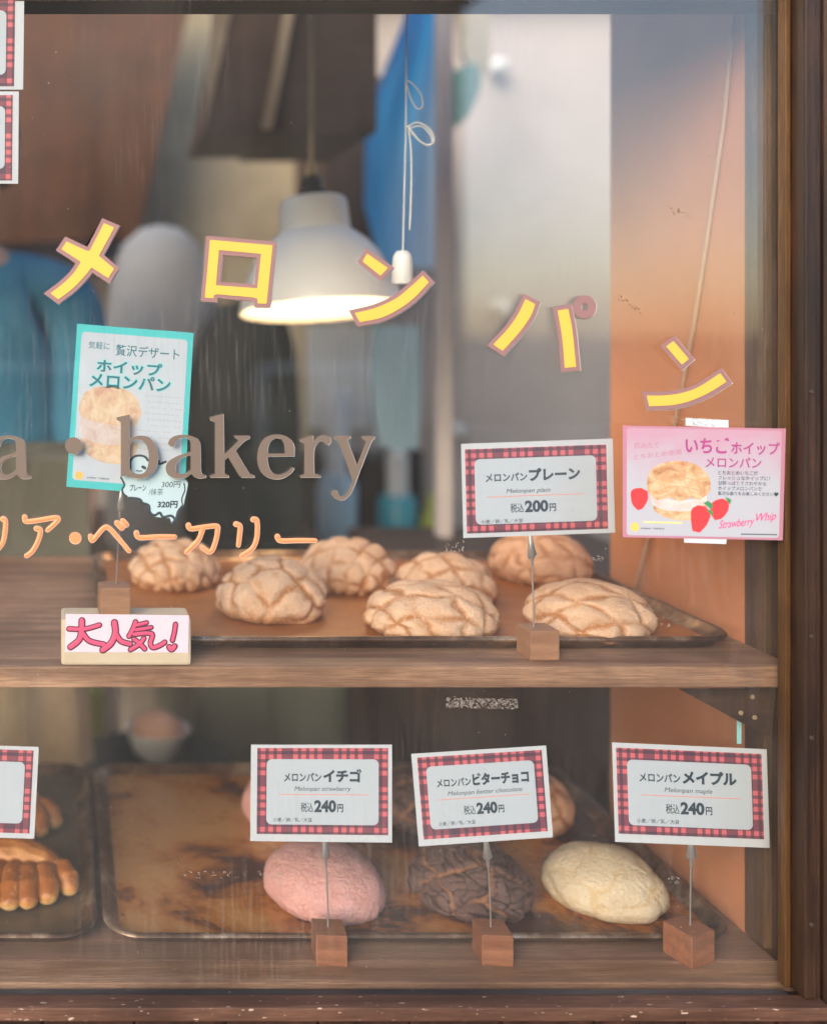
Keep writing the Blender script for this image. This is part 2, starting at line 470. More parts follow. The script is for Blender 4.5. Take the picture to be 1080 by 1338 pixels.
for i in range(12):                                       # boards to the right of the frame
    x0 = .6572 + i * .14
    mb.box(x0, x0 + .1375, .9165 + .0012 * (i % 2), .954, .062, 2.46, .003)
put('side_boards', mb, M['post'], shop)
put('back_wall', MB().box(-2.42, 2.42, 3.1, 3.2, 0, 2.36), M['grey'], shop)
put('left_wall', MB().box(-2.42, -2.36, 1.0, 3.1, 0, 2.36), M['beige'], shop)
mb = MB().box(2.36, 2.42, 1.0, 1.5, 0, 2.36).box(2.36, 2.42, 2.95, 3.1, 0, 2.36).box(2.36, 2.42, 1.5, 2.95, 2.10, 2.36)  # unseen side opening, added to let daylight in
put('right_wall', mb, M['grey'], shop)
put('floor_slab', MB().box(-2.36, 2.36, .96, 3.1, .002, .03), M['floor'], shop)
def with_opening(z0, z1, x0, x1, y0, y1, ox0, ox1, oy0, oy1):      # slab with an unseen skylight, added to brighten the room
    return MB().box(x0, x1, y0, oy0, z0, z1).box(x0, x1, oy1, y1, z0, z1).box(x0, ox0, oy0, oy1, z0, z1).box(ox1, x1, oy0, oy1, z0, z1)
put('ceiling', with_opening(2.36, 2.40, -2.42, 2.42, 1.0, 3.2, -1.3, 2.2, 1.12, 2.95), M['ceiling'], shop)
put('roof', with_opening(2.401, 2.44, -2.6, 2.6, 1.001, 3.3, -1.3, 2.2, 1.12, 2.95), M['soffit_dark'], shop)
put('partition_wall', MB().box(.662, .70, 1.031, 1.285, 0, 2.36), M['orange'], shop)

# ------------------------------------------------------------------ display window (frame, ledge, pane)
win = empty('display_window', (-.18, .93, .75))
tag(win, 'bakery display window in a worn brown wooden frame with a glass pane', 'window')
pane = put('glass_pane', MB().box(PX0, .658, GY0, GY1, .760, 1.70), M['glass'], win)
xA, xB = (972 - VX) / F * .97, (1015 - VX) / F * .947
put('inner_post', MB().box(.6612, .70, 1.0, 1.03, .767, 1.70, .0015), M['dark_post'], win)
put('glazing_bead', MB().box(.6345, .6395, .932, .9425, .7725, 1.70, .001), M['bead'], win)
fp = put('frame_post', MB().box(.6400, .6505, .915, .9425, .7725, 1.70, .002).box(.6520, .6560, .918, .945, .76, 1.70, .001), M['post'], win)
for zz in (1.088, 1.0, .838, 1.3):
    mb = MB().lathe([(.0001, 0), (.0018, .0003), (.0021, .0012), (.0021, .003)], 12, Matrix.Translation((.6455, .9135, zz)) @ Matrix.Rotation(R(-90), 4, 'X'))
    put('screw', mb, M['screw'], fp)
put('header', MB().box(PX0 - .05, .70, .950, .990, 1.650, 1.72, .002), M['header'], win)
put('top_rail', MB().box(PX0 - .05, .6555, .90, .9485, 1.7015, 1.74, .002), M['header'], win)
put('left_post', MB().box(PX0 - .05, PX0 - .001, .90, .999, .76, 1.70, .002), M['post'], win)
put('ledge', MB().box(PX0, .70, .9485, .9825, .735, .767, .0012), M['ledge'], win)
put('ledge_back', MB().box(PX0, .6608, .983, 1.42, .735, .7668, .0012), M['ledge_back'], win)
put('glass_stop', MB().box(PX0, .6395, .9245, .9425, .740, .7655, .001).box(PX0, .658, .9425, .9485, .74, .7595), M['stop'], win)
put('bottom_rail', MB().box(PX0 - .05, .6555, .9045, .9235, .7605, .7722, .0012), M['rail'], win)
put('drip_strip', MB().box(PX0 - .05, .6555, .910, .9455, .7578, .7602), M['header'], win)

shelf = put('display_shelf', MB().box(PX0, .6608, .955, 1.43, 1.030, 1.049, .0015), M['shelf'])
tag(shelf, 'upper wooden plank shelf behind the glass, carrying the tray of plain melon buns', 'shelf')
br = put('shelf_bracket', MB().prism([[(885, 899.5), (1012, 899.5), (1008, 962), (1001, 962)]], P, .986, .999), M['post_warm'])
tag(br, 'dark triangular wooden bracket screwed under the upper shelf by the post', 'bracket')
for q in ((968, 932), (983, 911), (986, 938)):
    c = P(q[0], q[1], .985)
    put('screw', MB().lathe([(.0001, 0), (.002, .0002), (.0022, .001), (.0022, .002)], 10, Matrix.Translation(c) @ Matrix.Rotation(R(-90), 4, 'X')), M['trim'], br)
tp = put('tape_strip', MB().prism([[(962, 935), (968, 935), (968, 972), (962, 972)]], P, .9985, .9993), M['teal_glow'])
tag(tp, 'narrow teal tape strip on the dark post under the shelf bracket', 'tape')

# ------------------------------------------------------------------ trays
def rrect(x0, x1, y0, y1, r, n=8):
    pts = []
    for cx, cy, a0 in ((x1 - r, y1 - r, 0), (x0 + r, y1 - r, 90), (x0 + r, y0 + r, 180), (x1 - r, y0 + r, 270)):
        for k in range(n + 1):
            a = R(a0 + 90 * k / n); pts.append((cx + r * math.cos(a), cy + r * math.sin(a)))
    return pts

def tray(x0, x1, y0, y1, z, h, bottom, label, group='baking trays on the shelves'):
    prof = [(.012, 0), (.004, h - .005), (.0005, h - .004), (-.0012, h - .0015), (.0003, h + .0008), (.003, h + .0012), (.0052, h - .0006), (.0062, h - .003), (.015, .0035)]
    mb = MB(); rings = []
    for ins, dz in prof:
        rings.append([(p[0], p[1], z + dz) for p in rrect(x0 + ins, x1 - ins, y0 + ins, y1 - ins, max(.036 - ins, .01))])
    n = len(rings[0]); vv = [p for r in rings for p in r]; ff = []
    for i in range(len(rings) - 1):
        for k in range(n): ff.append((i * n + k, i * n + (k + 1) % n, (i + 1) * n + (k + 1) % n, (i + 1) * n + k))
    ff.append(tuple(range(n)))
    mb.add(vv, ff)
    root = put('baking_tray', mb, M['tray'], smooth=50)
    tag(root, label, 'tray', group)
    ring = [(p[0], p[1], z + .0036) for p in rrect(x0 + .014, x1 - .014, y0 + .014, y1 - .014, .022)]
    ring2 = [(p[0], p[1], z + .0008) for p in rrect(x0 + .014, x1 - .014, y0 + .014, y1 - .014, .022)]
    m2 = MB().add(ring + ring2, [tuple(range(n)), tuple(range(n, 2 * n))] + [(k, (k + 1) % n, n + (k + 1) % n, n + k) for k in range(n)])
    put('tray_bottom', m2, bottom, root)
    return root
ZU, ZL = 1.0495, .7675
tray(.034, .641, 1.0, 1.40, ZU, .0125, M['tray_upper'], 'dark metal tray on the upper shelf holding the pale plain melon buns')
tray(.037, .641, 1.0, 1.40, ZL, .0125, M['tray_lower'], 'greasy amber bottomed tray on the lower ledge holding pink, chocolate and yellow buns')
tray(-.568, .029, 1.0, 1.40, ZL, .0125, M['tray_side'], 'dark tray on the lower ledge holding the claw shaped pastries')

# ------------------------------------------------------------------ buns
def bun_mat(name, plate, plate2, crack, deep, rough=.75, noise_s=60, b=.4, sub=.12):
    m = mat(name, plate, rough, 0, .3)
    n, l, bs = nodes(m)
    v = coords(m)
    at = n.new('ShaderNodeAttribute'); at.attribute_name = 'crack'
    a2 = n.new('ShaderNodeAttribute'); a2.attribute_name = 'fine'
    f = noise_tex(m, v, noise_s * .5, 5, .65, .4)
    c = ramp(m, f, [(.3, plate2), (.65, plate)])
    c = mixc(m, ramp(m, a2.outputs['Fac'], [(.25, (0, 0, 0)), (.9, (1, 1, 1))]), c, deep)
    c = mixc(m, ramp(m, math_n(m, 'ADD', at.outputs['Fac'], math_n(m, 'MULTIPLY', math_n(m, 'SUBTRACT', noise_tex(m, v, noise_s, 4), .5), .6)), [(.30, (0, 0, 0)), (.95, (1, 1, 1))]), c, crack)
    out(m, c)
    sug = noise_tex(m, v, 420, 3, .7)
    c = mixc(m, ramp(m, sug, [(.52, (0, 0, 0)), (.68, (.55, .55, .55))]), c, tuple(min(.95, k * 1.2 + (.035 if plate[0] > .4 else .012)) for k in plate))
    c = mixc(m, ramp(m, noise_tex(m, v, 190, 4, .7), [(.56, (0, 0, 0)), (.72, (.5, .5, .5))]), c, tuple(k * .72 for k in plate2))
    out(m, c)
    bump(m, math_n(m, 'ADD', noise_tex(m, v, noise_s * 3, 6, .75), math_n(m, 'MULTIPLY', sug, .5)), b, .0035)
    bs.inputs['Subsurface Weight'].default_value = sub; bs.inputs['Subsurface Radius'].default_value = (.006, .003, .0015); bs.inputs['Subsurface Scale'].default_value = .6
    return m
BM = {
    'plain': bun_mat('melon_bun_crust', (.82, .57, .405), (.72, .44, .275), (.50, .215, .08), (.61, .31, .14), .85, 70, .8),
    'choc': bun_mat('chocolate_crust', (.155, .092, .084), (.095, .05, .043), (.34, .165, .085), (.045, .022, .018), .62, 80, .7, .03),
    'pink': bun_mat('strawberry_crust', (.82, .46, .44), (.76, .38, .35), (.74, .36, .31), (.72, .37, .33), .9, 90, 1.0),
    'maple': bun_mat('maple_crust', (.79, .67, .50), (.74, .60, .42), (.70, .52, .31), (.69, .53, .34), .85, 90, .9),
    'tan': bun_mat('tan_crust', (.68, .42, .28), (.56, .32, .19), (.40, .17, .07), (.48, .24, .12)),
}
STY = {   # cells, groove width, groove depth, fine cells, fine depth, lump
    'plain': (26, .20, .045, 0, 0, .025),
    'choc': (13, .15, .09, 80, .045, .04),
    'pink': (26, .06, .014, 0, 0, .02),
    'maple': (13, .12, .016, 0, 0, .03),
    'tan': (18, .17, .04, 0, 0, .025),
}
def fib(n, rng, jit, regular):
    pts = []
    for i in range(n):
        z = 1 - (i + .5) / n * 1.15
        z = max(z, -.2); r = math.sqrt(max(0, 1 - z * z)); a = i * 2.39996 + rng.uniform(-jit, jit)
        pts.append((r * math.cos(a) + rng.uniform(-jit, jit) * .3, r * math.sin(a) + rng.uniform(-jit, jit) * .3, z + rng.uniform(-jit, jit) * .2))
    return np.array(pts)

def voro(Q, S):
    d = np.sqrt(((Q[:, None, :] - S[None, :, :]) ** 2).sum(2)); d.sort(axis=1)
    return d[:, 1] - d[:, 0]

def sstep(x): x = np.clip(x, 0, 1); return x * x * (3 - 2 * x)

def bun(px, py, Y, z, rx, ry, h, style, label, rot=0, seed=1, group='round melon buns on the trays', tilt=0, jit=.35, cells=None, grid=None):
    rx, ry = rx * .945, ry * .945
    rng = random.Random(seed)
    nc, gw, gd, nf, fd, lump = STY[style]
    nc = cells or nc
    nphi, nt = 200, 84
    Q, base = [], []
    for i in range(nt + 1):
        t = i / nt
        if t < .86:
            a = t / .86 * math.pi / 2; r = math.sin(a) ** .88; zz = .26 + .74 * math.cos(a) ** 1.05
        else:
            b = (t - .86) / .14 * math.pi / 2; r = 1 - .16 * (1 - math.cos(b)); zz = .26 * (1 - math.sin(b))
        for k in range(nphi):
            ph = 2 * math.pi * k / nphi
            base.append((r * math.cos(ph), r * math.sin(ph), zz)); 
    base = np.array(base)
    D = base.copy(); D[:, 2] = (D[:, 2] - .22) * 1.25
    Qd = D / np.maximum(np.linalg.norm(D, axis=1, keepdims=True), 1e-6)
    off = Vector((seed * 3.7, seed * 1.3, seed * 7.1))
    wob = np.array([noise.noise(Vector(q) * 1.6 + off) for q in Qd])
    wv = np.array([list(noise.noise_vector(Vector(q) * 3.2 + off)) for q in Qd]) * .16
    if grid:      # scored criss-cross of the cookie crust
        sp, cr_ = grid
        th = np.arccos(np.clip(Qd[:, 2], -1, 1)); ph_ = np.arctan2(Qd[:, 1], Qd[:, 0])
        U, V = th * np.cos(ph_) + wv[:, 0] * .75 + wob * .16, th * np.sin(ph_) + wv[:, 1] * .75 - wob * .14
        d1 = np.abs((U / sp + .5) % 1 - .5) * sp; W2 = U * math.cos(cr_) + V * math.sin(cr_)
        d2 = np.abs((W2 / sp + .37) % 1 - .5) * sp
        e = np.minimum(d1, d2) * 1.5
    else:
        S = fib(nc, rng, jit, True)
        S /= np.linalg.norm(S, axis=1, keepdims=True)
        e = voro(Qd + wv, S)
    keep = np.array([.45 + 1.1 * noise.noise(Vector(q) * 2.3 + off * 2) for q in Qd]); keep = np.clip(keep + .45, .5, 1)
    gr = (1 - sstep(e / gw / (1.0 if nc > 20 else 1.25))) * keep
    fine = np.zeros(len(Qd))
    if nf:
        S2 = fib(nf, rng, .3, True); S2 /= np.linalg.norm(S2, axis=1, keepdims=True)
        fine = 1 - sstep(voro(Qd + wv * 1.3, S2) / .065)
    else:
        fine = np.array([max(0, noise.noise(Vector(q) * 4 + off) * 1.1) for q in Qd]) + .75 * np.exp(-((base[:, 2] - .10) / .14) ** 2)
    grain = np.array([noise.fractal(Vector(q) * 14 + off, 1.0, 2.0, 4) for q in Qd])
    grain2 = np.array([noise.fractal(Vector(q) * 34 + off, 1.0, 2.0, 3) for q in Qd])
    grainw = {'choc': .024, 'plain': .008, 'tan': .010}.get(style, .013)
    puff = sstep(e / .5) * (.06 if style == 'plain' else .015)
    disp = 1 + lump * wob * 1.8 - gd * gr + puff - (fd * fine if nf else 0) + grainw * grain + (.011 if style in ('pink', 'choc') else .006) * grain2
    # ragged skirt where the crust meets the tray
    edge = np.exp(-((base[:, 2] - .12) / .10) ** 2)
    rag = np.array([noise.noise(Vector((q[0] * 6, q[1] * 6, 0)) + off) for q in Qd])
    cz = .22
    pts = base.copy(); pts[:, 2] -= cz
    pts *= disp[:, None]
    pts[:, :2] *= (1 + (.035 if style in ('pink', 'maple', 'choc') else .03) * edge * rag)[:, None]
    pts[:, 2] += cz
    pts[:, 2] = np.maximum(pts[:, 2], 0.0)
    c = P(px, 0, Y)
    loc = Vector((c.x, Y, z))
    ca, sa = math.cos(R(rot)), math.sin(R(rot))
    mb = MB(); vv = []
    for x, y, zz in pts:
        X, Yy = x * rx, y * ry
        vv.append(Vector((loc.x + X * ca - Yy * sa, loc.y + X * sa + Yy * ca, z + zz * h + tilt * (X * ca - Yy * sa) * zz)))
    ff = []
    for i in range(nt):
        for k in range(nphi): ff.append((i * nphi + k, i * nphi + (k + 1) % nphi, (i + 1) * nphi + (k + 1) % nphi, (i + 1) * nphi + k))
    ff.append(tuple(nt * nphi + k for k in range(nphi)))
    mb.add(vv, ff)
    o = put('melon_bun', mb, BM[style], smooth=True)
    me = o.data
    for nm, arr in (('crack', gr), ('fine', fine)):
        at = me.attributes.new(nm, 'FLOAT', 'POINT'); at.data.foreach_set('value', arr.astype(np.float32))
    return tag(o, label, 'bread', group)
BU, BL = ZU + .0036, ZL + .0036
bun(229, 0, 1.262, BU, .056, .056, .051, 'plain', 'plain melon bun at the back of the upper tray, behind the orange ベ', 10, 3, grid=(.5, 1.35))
bun(354, 0, 1.125, BU, .0625, .058, .057, 'plain', 'large knobbly plain melon bun alone in the middle of the upper tray floor', 40, 5, jit=.5, cells=24)
bun(453, 0, 1.248, BU, .0585, .058, .055, 'plain', 'plain melon bun with pale square patches, straight under the hanging lamp', 70, 8, grid=(.50, 1.35))
bun(563, 0, 1.062, BU, .071, .060, .0465, 'plain', 'wide pale melon bun touching the front rim beside the price sign block', 15, 12, grid=(.60, 1.15))
bun(582, 0, 1.185, BU, .059, .056, .049, 'plain', 'golden plain melon bun half hidden behind the wide pale one', 100, 15, grid=(.62, 1.45))
bun(705, 0, 1.29, BU, .063, .060, .057, 'tan', 'darker tan melon bun at the back, under the plain price card', 20, 18, grid=(.55, 1.3))
bun(769, 0, 1.063, BU, .068, .060, .0465, 'plain', 'pale melon bun at the front of the upper tray, nearest the orange wall', 35, 21, grid=(.68, 1.05))
bun(423, 0, 1.085, BL, .0615, .066, .050, 'pink', 'pink strawberry melon bun in front, whole and domed', 25, 31)
bun(612, 0, 1.085, BL, .0625, .062, .052, 'choc', 'dark chocolate melon bun with cracked crust in front, under its card', 60, 33)
bun(787, 0, 1.083, BL, .060, .057, .050, 'maple', 'pale yellow maple melon bun, oval and smooth, at the front of the lower tray', -32, 37)
bun(379, 0, 1.262, BL, .060, .060, .056, 'pink', 'pink melon bun mostly hidden behind the strawberry price card', 40, 41)
bun(555, 0, 1.262, BL, .060, .060, .056, 'choc', 'chocolate melon bun mostly hidden between the two lower price cards', 20, 43)
bun(683, 0, 1.262, BL, .060, .060, .056, 'tan', 'tan melon bun peeping out beside the chocolate price card', 20, 47)

def claw_mat():
    m = mat('glazed_pastry', (.50, .22, .06), .35, 0, .5)
    n, l, b = nodes(m); v = coords(m)
    f = noise_tex(m, v, 28, 5, .6, .5)
    g2 = n.new('ShaderNodeNewGeometry'); 
    sn = n.new('ShaderNodeSeparateXYZ'); l.new(g2.outputs['Normal'], sn.inputs[0])
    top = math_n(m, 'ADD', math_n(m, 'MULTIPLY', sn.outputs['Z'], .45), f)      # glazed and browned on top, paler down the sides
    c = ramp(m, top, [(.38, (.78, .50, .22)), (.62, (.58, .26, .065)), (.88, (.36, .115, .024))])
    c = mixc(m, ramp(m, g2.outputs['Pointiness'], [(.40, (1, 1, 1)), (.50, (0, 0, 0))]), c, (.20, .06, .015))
    c = mixc(m, ramp(m, noise_tex(m, coords(m, (1, 1, 1)), 140, 3), [(.6, (0, 0, 0)), (.75, (.5, .5, .5))]), c, (.78, .52, .25))
    bump(m, noise_tex(m, v, 110, 6, .7), .6, .002)
    return out(m, c)
M['claw'] = claw_mat()
def claw(cx, cy, scale, rotz, label, seed):
    """glazed pastry with a plump body and a comb of blunt fingers"""
    mb = MB(); z = ZL + .0036; rng = random.Random(seed)
    def W(x, y, zz):
        a = R(rotz); return Vector((cx + (x * math.cos(a) - y * math.sin(a)) * scale, cy + (x * math.sin(a) + y * math.cos(a)) * scale, z + zz * scale))
    mb.tube([W(-.080, .030, .014), W(-.04, .040, .020), W(.005, .040, .021), W(.040, .030, .017), W(.055, .022, .013)], [.015 * scale, .024 * scale, .024 * scale, .019 * scale, .012 * scale], 16, .9)
    fx = [(-.074, -.094, -.016), (-.058, -.072, -.027), (-.042, -.050, -.034), (-.027, -.030, -.038), (-.012, -.011, -.039), (.004, .008, -.037), (.019, .027, -.031), (.033, .046, -.018), (.044, .066, .004)]
    for bx, tx, ty in fx:
        by = .034; j1, j2 = rng.uniform(.93, 1.08), rng.uniform(-.003, .003)
        mb.tube([W(bx, by, .016), W(bx + (tx - bx) * .45 + j2, by + (ty - by) * .45, .021), W(bx + (tx - bx) * .8 + j2, by + (ty - by) * .8, .017), W(tx, ty, .0115)],
                [.0094 * scale, .0099 * scale * j1, .0101 * scale * j1, .0092 * scale], 14, 1.25)
    o = put('claw_pastry', mb, M['claw'])
    rm = o.modifiers.new('r', 'REMESH'); rm.mode = 'VOXEL'; rm.voxel_size = .0009
    sm = o.modifiers.new('s', 'SMOOTH'); sm.iterations = 3; sm.factor = .5
    dg = bpy.context.evaluated_depsgraph_get()
    me = bpy.data.meshes.new_from_object(o.evaluated_get(dg), depsgraph=dg)
    o.modifiers.clear(); o.data = me
    for v_ in me.vertices:
        q = v_.co * 1.0
        v_.co += Vector((noise.noise(q * 60), noise.noise(q * 60 + Vector((9, 0, 0))), noise.noise(q * 55 + Vector((0, 7, 0))))) * .0016
    me.polygons.foreach_set('use_smooth', [True] * len(me.polygons))
    return tag(o, label, 'pastry', 'claw shaped pastries on the side tray')
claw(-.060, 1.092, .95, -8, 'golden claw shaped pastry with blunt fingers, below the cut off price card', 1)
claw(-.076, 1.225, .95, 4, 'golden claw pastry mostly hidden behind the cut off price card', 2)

# ------------------------------------------------------------------ lettering helpers
def smooth_loop(pts, n=5, corner=48):
    pts = [Vector((p[0], p[1])) for p in pts]; N = len(pts); res = []
    def is_c(i):
        a = (pts[i] - pts[i - 1]); b = (pts[(i + 1) % N] - pts[i])
        return a.length < 1e-6 or b.length < 1e-6 or math.degrees(abs(a.angle_signed(b))) > corner
    cs = [is_c(i) for i in range(N)]
    for i in range(N):
        p0, p1, p2, p3 = pts[i - 1], pts[i], pts[(i + 1) % N], pts[(i + 2) % N]
        t1 = (p2 - p1) if cs[i] else (p2 - p0) * .5
        t2 = (p2 - p1) if cs[(i + 1) % N] else (p3 - p1) * .5
        L = (p2 - p1).length
        if t1.length > L * 1.2: t1 = t1.normalized() * L * 1.2
        if t2.length > L * 1.2: t2 = t2.normalized() * L * 1.2
        k = 1 if (cs[i] and cs[(i + 1) % N]) else n
        for j in range(k):
            t = j / k; t_2, t_3 = t * t, t ** 3
            res.append((2 * t_3 - 3 * t_2 + 1) * p1 + (t_3 - 2 * t_2 + t) * t1 + (-2 * t_3 + 3 * t_2) * p2 + (t_3 - t_2) * t2)
    return [(p.x, p.y) for p in res]

def smooth_line(pts, n=6):
    P_ = [Vector(p[:2]) for p in pts]; res = []
    for i in range(len(P_) - 1):
        p0, p1, p2, p3 = P_[max(i - 1, 0)], P_[i], P_[i + 1], P_[min(i + 2, len(P_) - 1)]
        for j in range(n):
            t = j / n
            res.append(.5 * ((2 * p1) + (p2 - p0) * t + (2 * p0 - 5 * p1 + 4 * p2 - p3) * t * t + (-p0 + 3 * p1 - 3 * p2 + p3) * t ** 3))
    res.append(P_[-1]); return res

def offset_loop(pts, d):
    """outward miter offset"""
    P_ = [Vector(p) for p in pts]; N = len(P_)
    area = sum(P_[i].x * P_[(i + 1) % N].y - P_[(i + 1) % N].x * P_[i].y for i in range(N))
    s = 1 if area > 0 else -1; res = []
    for i in range(N):
        a = (P_[i] - P_[i - 1]).normalized(); b = (P_[(i + 1) % N] - P_[i]).normalized()
        n1, n2 = Vector((a.y, -a.x)) * s, Vector((b.y, -b.x)) * s
        m = n1 + n2
        if m.length < 1e-4: m = n1
        m.normalize(); k = min(1 / max(m.dot(n1), .4), 1.9)
        res.append(tuple(P_[i] + m * d * k))
    return res

def conv(pts, ox, oy, s): return [(ox + p[0] / s, oy + p[1] / s) for p in pts]
def shift(pts, dx, dy): return [(p[0] + dx, p[1] + dy) for p in pts]
def circle(cx, cy, r, n=32, ry=None): return [(cx + r * math.cos(2 * math.pi * k / n), cy + (ry or r) * math.sin(2 * math.pi * k / n)) for k in range(n)]

# yellow cut-out letters
def yellow_letter(shapes, label):
    """shapes: list of (yellow loops, mauve loops)"""
    back, face, edge = MB(), MB(), MB()
    for k, (yl, ml) in enumerate(shapes):
        if ml is None: ml = [offset_loop(yl[0], 5.2)] + [offset_loop(h, -5.2) for h in yl[1:]]
        back.prism(ml, P, GY0 - .0042 - .0002 * k, GY0 - .0008)
        edge.prism([shift(l, 1.0, .9) for l in ml], P, GY0 - .0022 - .0002 * k, GY0 - .0003)  # offset pale layer paints a highlight on right and lower rims
        if yl: face.prism(yl, P, GY0 - .0047 - .0002 * k, GY0 - .0042)
    o = put('window_letter', back, M['mauve'])
    put('letter_highlight', edge, M['edge_highlight'], o)
    if face.v: put('letter_face', face, M['yellow'], o)
    return tag(o, label, 'letter', 'big yellow letters across the window')
me_y = smooth_loop(conv([(775, 105), (895, 155), (715, 490), (895, 640), (825, 750), (630, 625), (545, 730), (410, 870), (240, 1000), (145, 930), (300, 810), (420, 690), (505, 560), (275, 410), (335, 320), (575, 430), (610, 425)], 50, 280, 9), corner=35)
yellow_letter([([me_y], None)], 'yellow mauve edged katakana メ, crossing strokes, beside the two gingham cards')
ro_y = conv([(220, 120), (955, 185), (885, 872), (780, 868), (775, 812), (720, 797), (300, 760), (268, 770), (262, 808), (160, 800)], 250, 300, 9)
ro_h = conv([(325, 240), (820, 285), (775, 690), (290, 655)], 250, 300, 9)
yellow_letter([([ro_y, ro_h], [offset_loop(ro_y, 5), conv([(375, 300), (775, 330), (745, 645), (340, 615)], 250, 300, 9)])], 'yellow mauve edged katakana ロ, a square ring on the glass by the lamp shade')
n1a = conv([(245, 95), (470, 250), (390, 335), (195, 180)], 450, 320, 8.307)
n1b = smooth_loop(conv([(110, 740), (330, 685), (560, 580), (720, 450), (850, 335), (915, 405), (760, 570), (600, 690), (400, 790), (165, 838)], 450, 320, 8.307))
yellow_letter([([n1a], None), ([n1b], None)], 'yellow mauve edged katakana ン across the edge of the lamp shade')
pa1 = smooth_loop(conv([(400, 135), (485, 180), (440, 290), (340, 430), (205, 580), (125, 525), (250, 390), (340, 260)], 625, 370, 6.545))
pa2 = smooth_loop(conv([(675, 235), (765, 220), (800, 400), (832, 715), (735, 725), (715, 480)], 625, 370, 6.545))
rc = (625 + 905 / 6.545, 370 + 203 / 6.545)
yellow_letter([([pa1], None), ([pa2], None), ([], [circle(*rc, 15.2), circle(*rc, 4.6)])], 'yellow katakana パ with a mauve ring, on the glass over the grey wall')
n2a = conv([(380, 120), (535, 300), (465, 360), (305, 175)], 830, 430, 7.714)
n2b = smooth_loop(conv([(110, 670), (300, 668), (480, 640), (640, 580), (850, 445), (915, 530), (740, 640), (560, 720), (380, 765), (135, 778)], 830, 430, 7.714))
yellow_letter([([n2a], None), ([n2b], None)], 'yellow mauve edged katakana ン over the orange wall, above the strawberry poster')

# taupe serif letters
L1 = lambda pts: smooth_loop(conv(pts, 140, 530, 6), corner=42)
L2 = lambda pts: smooth_loop(conv(pts, 310, 530, 6), corner=42)
a_out = [(478, 300), (490, 265), (530, 238), (590, 228), (650, 235), (705, 255), (728, 300), (733, 500), (742, 538), (775, 545), (770, 562), (720, 568), (680, 555), (655, 530), (620, 555), (560, 570), (500, 558), (465, 520), (462, 470), (490, 430), (550, 395), (610, 375), (655, 360), (655, 300), (645, 265), (610, 250), (570, 252), (540, 275), (530, 310), (500, 322)]
a_hole = [(655, 385), (600, 400), (555, 430), (535, 470), (540, 515), (570, 535), (610, 530), (655, 500)]
serif = {
    'b': [L1([(75, 92), (120, 82), (175, 70), (175, 275), (215, 245), (270, 235), (330, 250), (378, 310), (398, 395), (385, 475), (345, 535), (290, 565), (230, 570), (190, 560), (160, 540), (108, 556), (108, 130), (75, 110)]),
          L1([(175, 300), (195, 275), (230, 262), (280, 275), (315, 325), (328, 400), (318, 480), (290, 525), (245, 538), (200, 522), (172, 490)])],
    'a': [L1(a_out), L1(a_hole)],
    'k': [L1([(805, 92), (910, 62), (915, 385), (1005, 300), (1030, 268), (998, 250), (998, 235), (1115, 235), (1115, 256), (1075, 275), (1003, 348), (1110, 525), (1152, 545), (1152, 562), (1048, 562), (1030, 540), (945, 400), (915, 425), (915, 530), (950, 545), (950, 562), (805, 562), (805, 548), (845, 535), (845, 130), (805, 112)])],
    'e': [L2([(445, 395), (442, 310), (415, 262), (370, 235), (310, 226), (240, 240), (185, 290), (158, 370), (160, 450), (185, 520), (235, 560), (300, 576), (360, 565), (415, 530), (445, 490), (430, 480), (385, 520), (330, 540), (285, 530), (250, 490), (235, 430), (233, 397)]),
          L2([(235, 375), (240, 320), (260, 275), (300, 250), (340, 258), (365, 300), (372, 375)])],
    'r': [L2([(490, 265), (590, 230), (595, 290), (630, 245), (680, 230), (725, 245), (733, 280), (715, 308), (690, 300), (665, 275), (635, 280), (605, 320), (598, 380), (600, 530), (650, 545), (650, 562), (490, 562), (490, 548), (525, 535), (525, 295), (490, 280)])],
    'y': [L2([(750, 238), (885, 238), (885, 252), (858, 265), (935, 470), (1010, 275), (975, 258), (975, 238), (1075, 238), (1072, 258), (1050, 275), (970, 480), (890, 680), (850, 725), (810, 740), (760, 725), (733, 690), (745, 662), (775, 660), (790, 690), (815, 710), (845, 700), (875, 650), (897, 580), (790, 280), (750, 258)])],
}
def taupe_letter(loops, label, cat='letter'):
    o = put('window_letter', MB().prism(loops, P, GY0 - .003, GY0 - .0012), M['taupe'])
    put('letter_highlight', MB().prism([shift(l, .95, .8) for l in loops], P, GY0 - .0017, GY0 - .0003), M['edge_highlight'], o)  # pale layer shifted aside, a bright rim highlight put into colour
    return tag(o, label, cat, 'brown serif lettering on the glass')
taupe_letter([shift(l, -228, 1) for l in serif['a']], 'brown serif letter a before the round dot, at the picture edge')
taupe_letter([circle(96.3, 582.3, 11)], 'round brown dot between serif words, on the teal poster edge', 'letter')
taupe_letter(serif['b'], 'brown serif letter b in front of the teal poster')
taupe_letter(serif['a'], 'brown serif letter a between the b and the k')
taupe_letter(serif['k'], 'brown serif letter k on the glass')
taupe_letter(serif['e'], 'brown serif letter e on the glass')
taupe_letter(serif['r'], 'brown serif letter r on the glass')
taupe_letter(serif['y'], 'brown serif letter y with curled tail, last of its word')

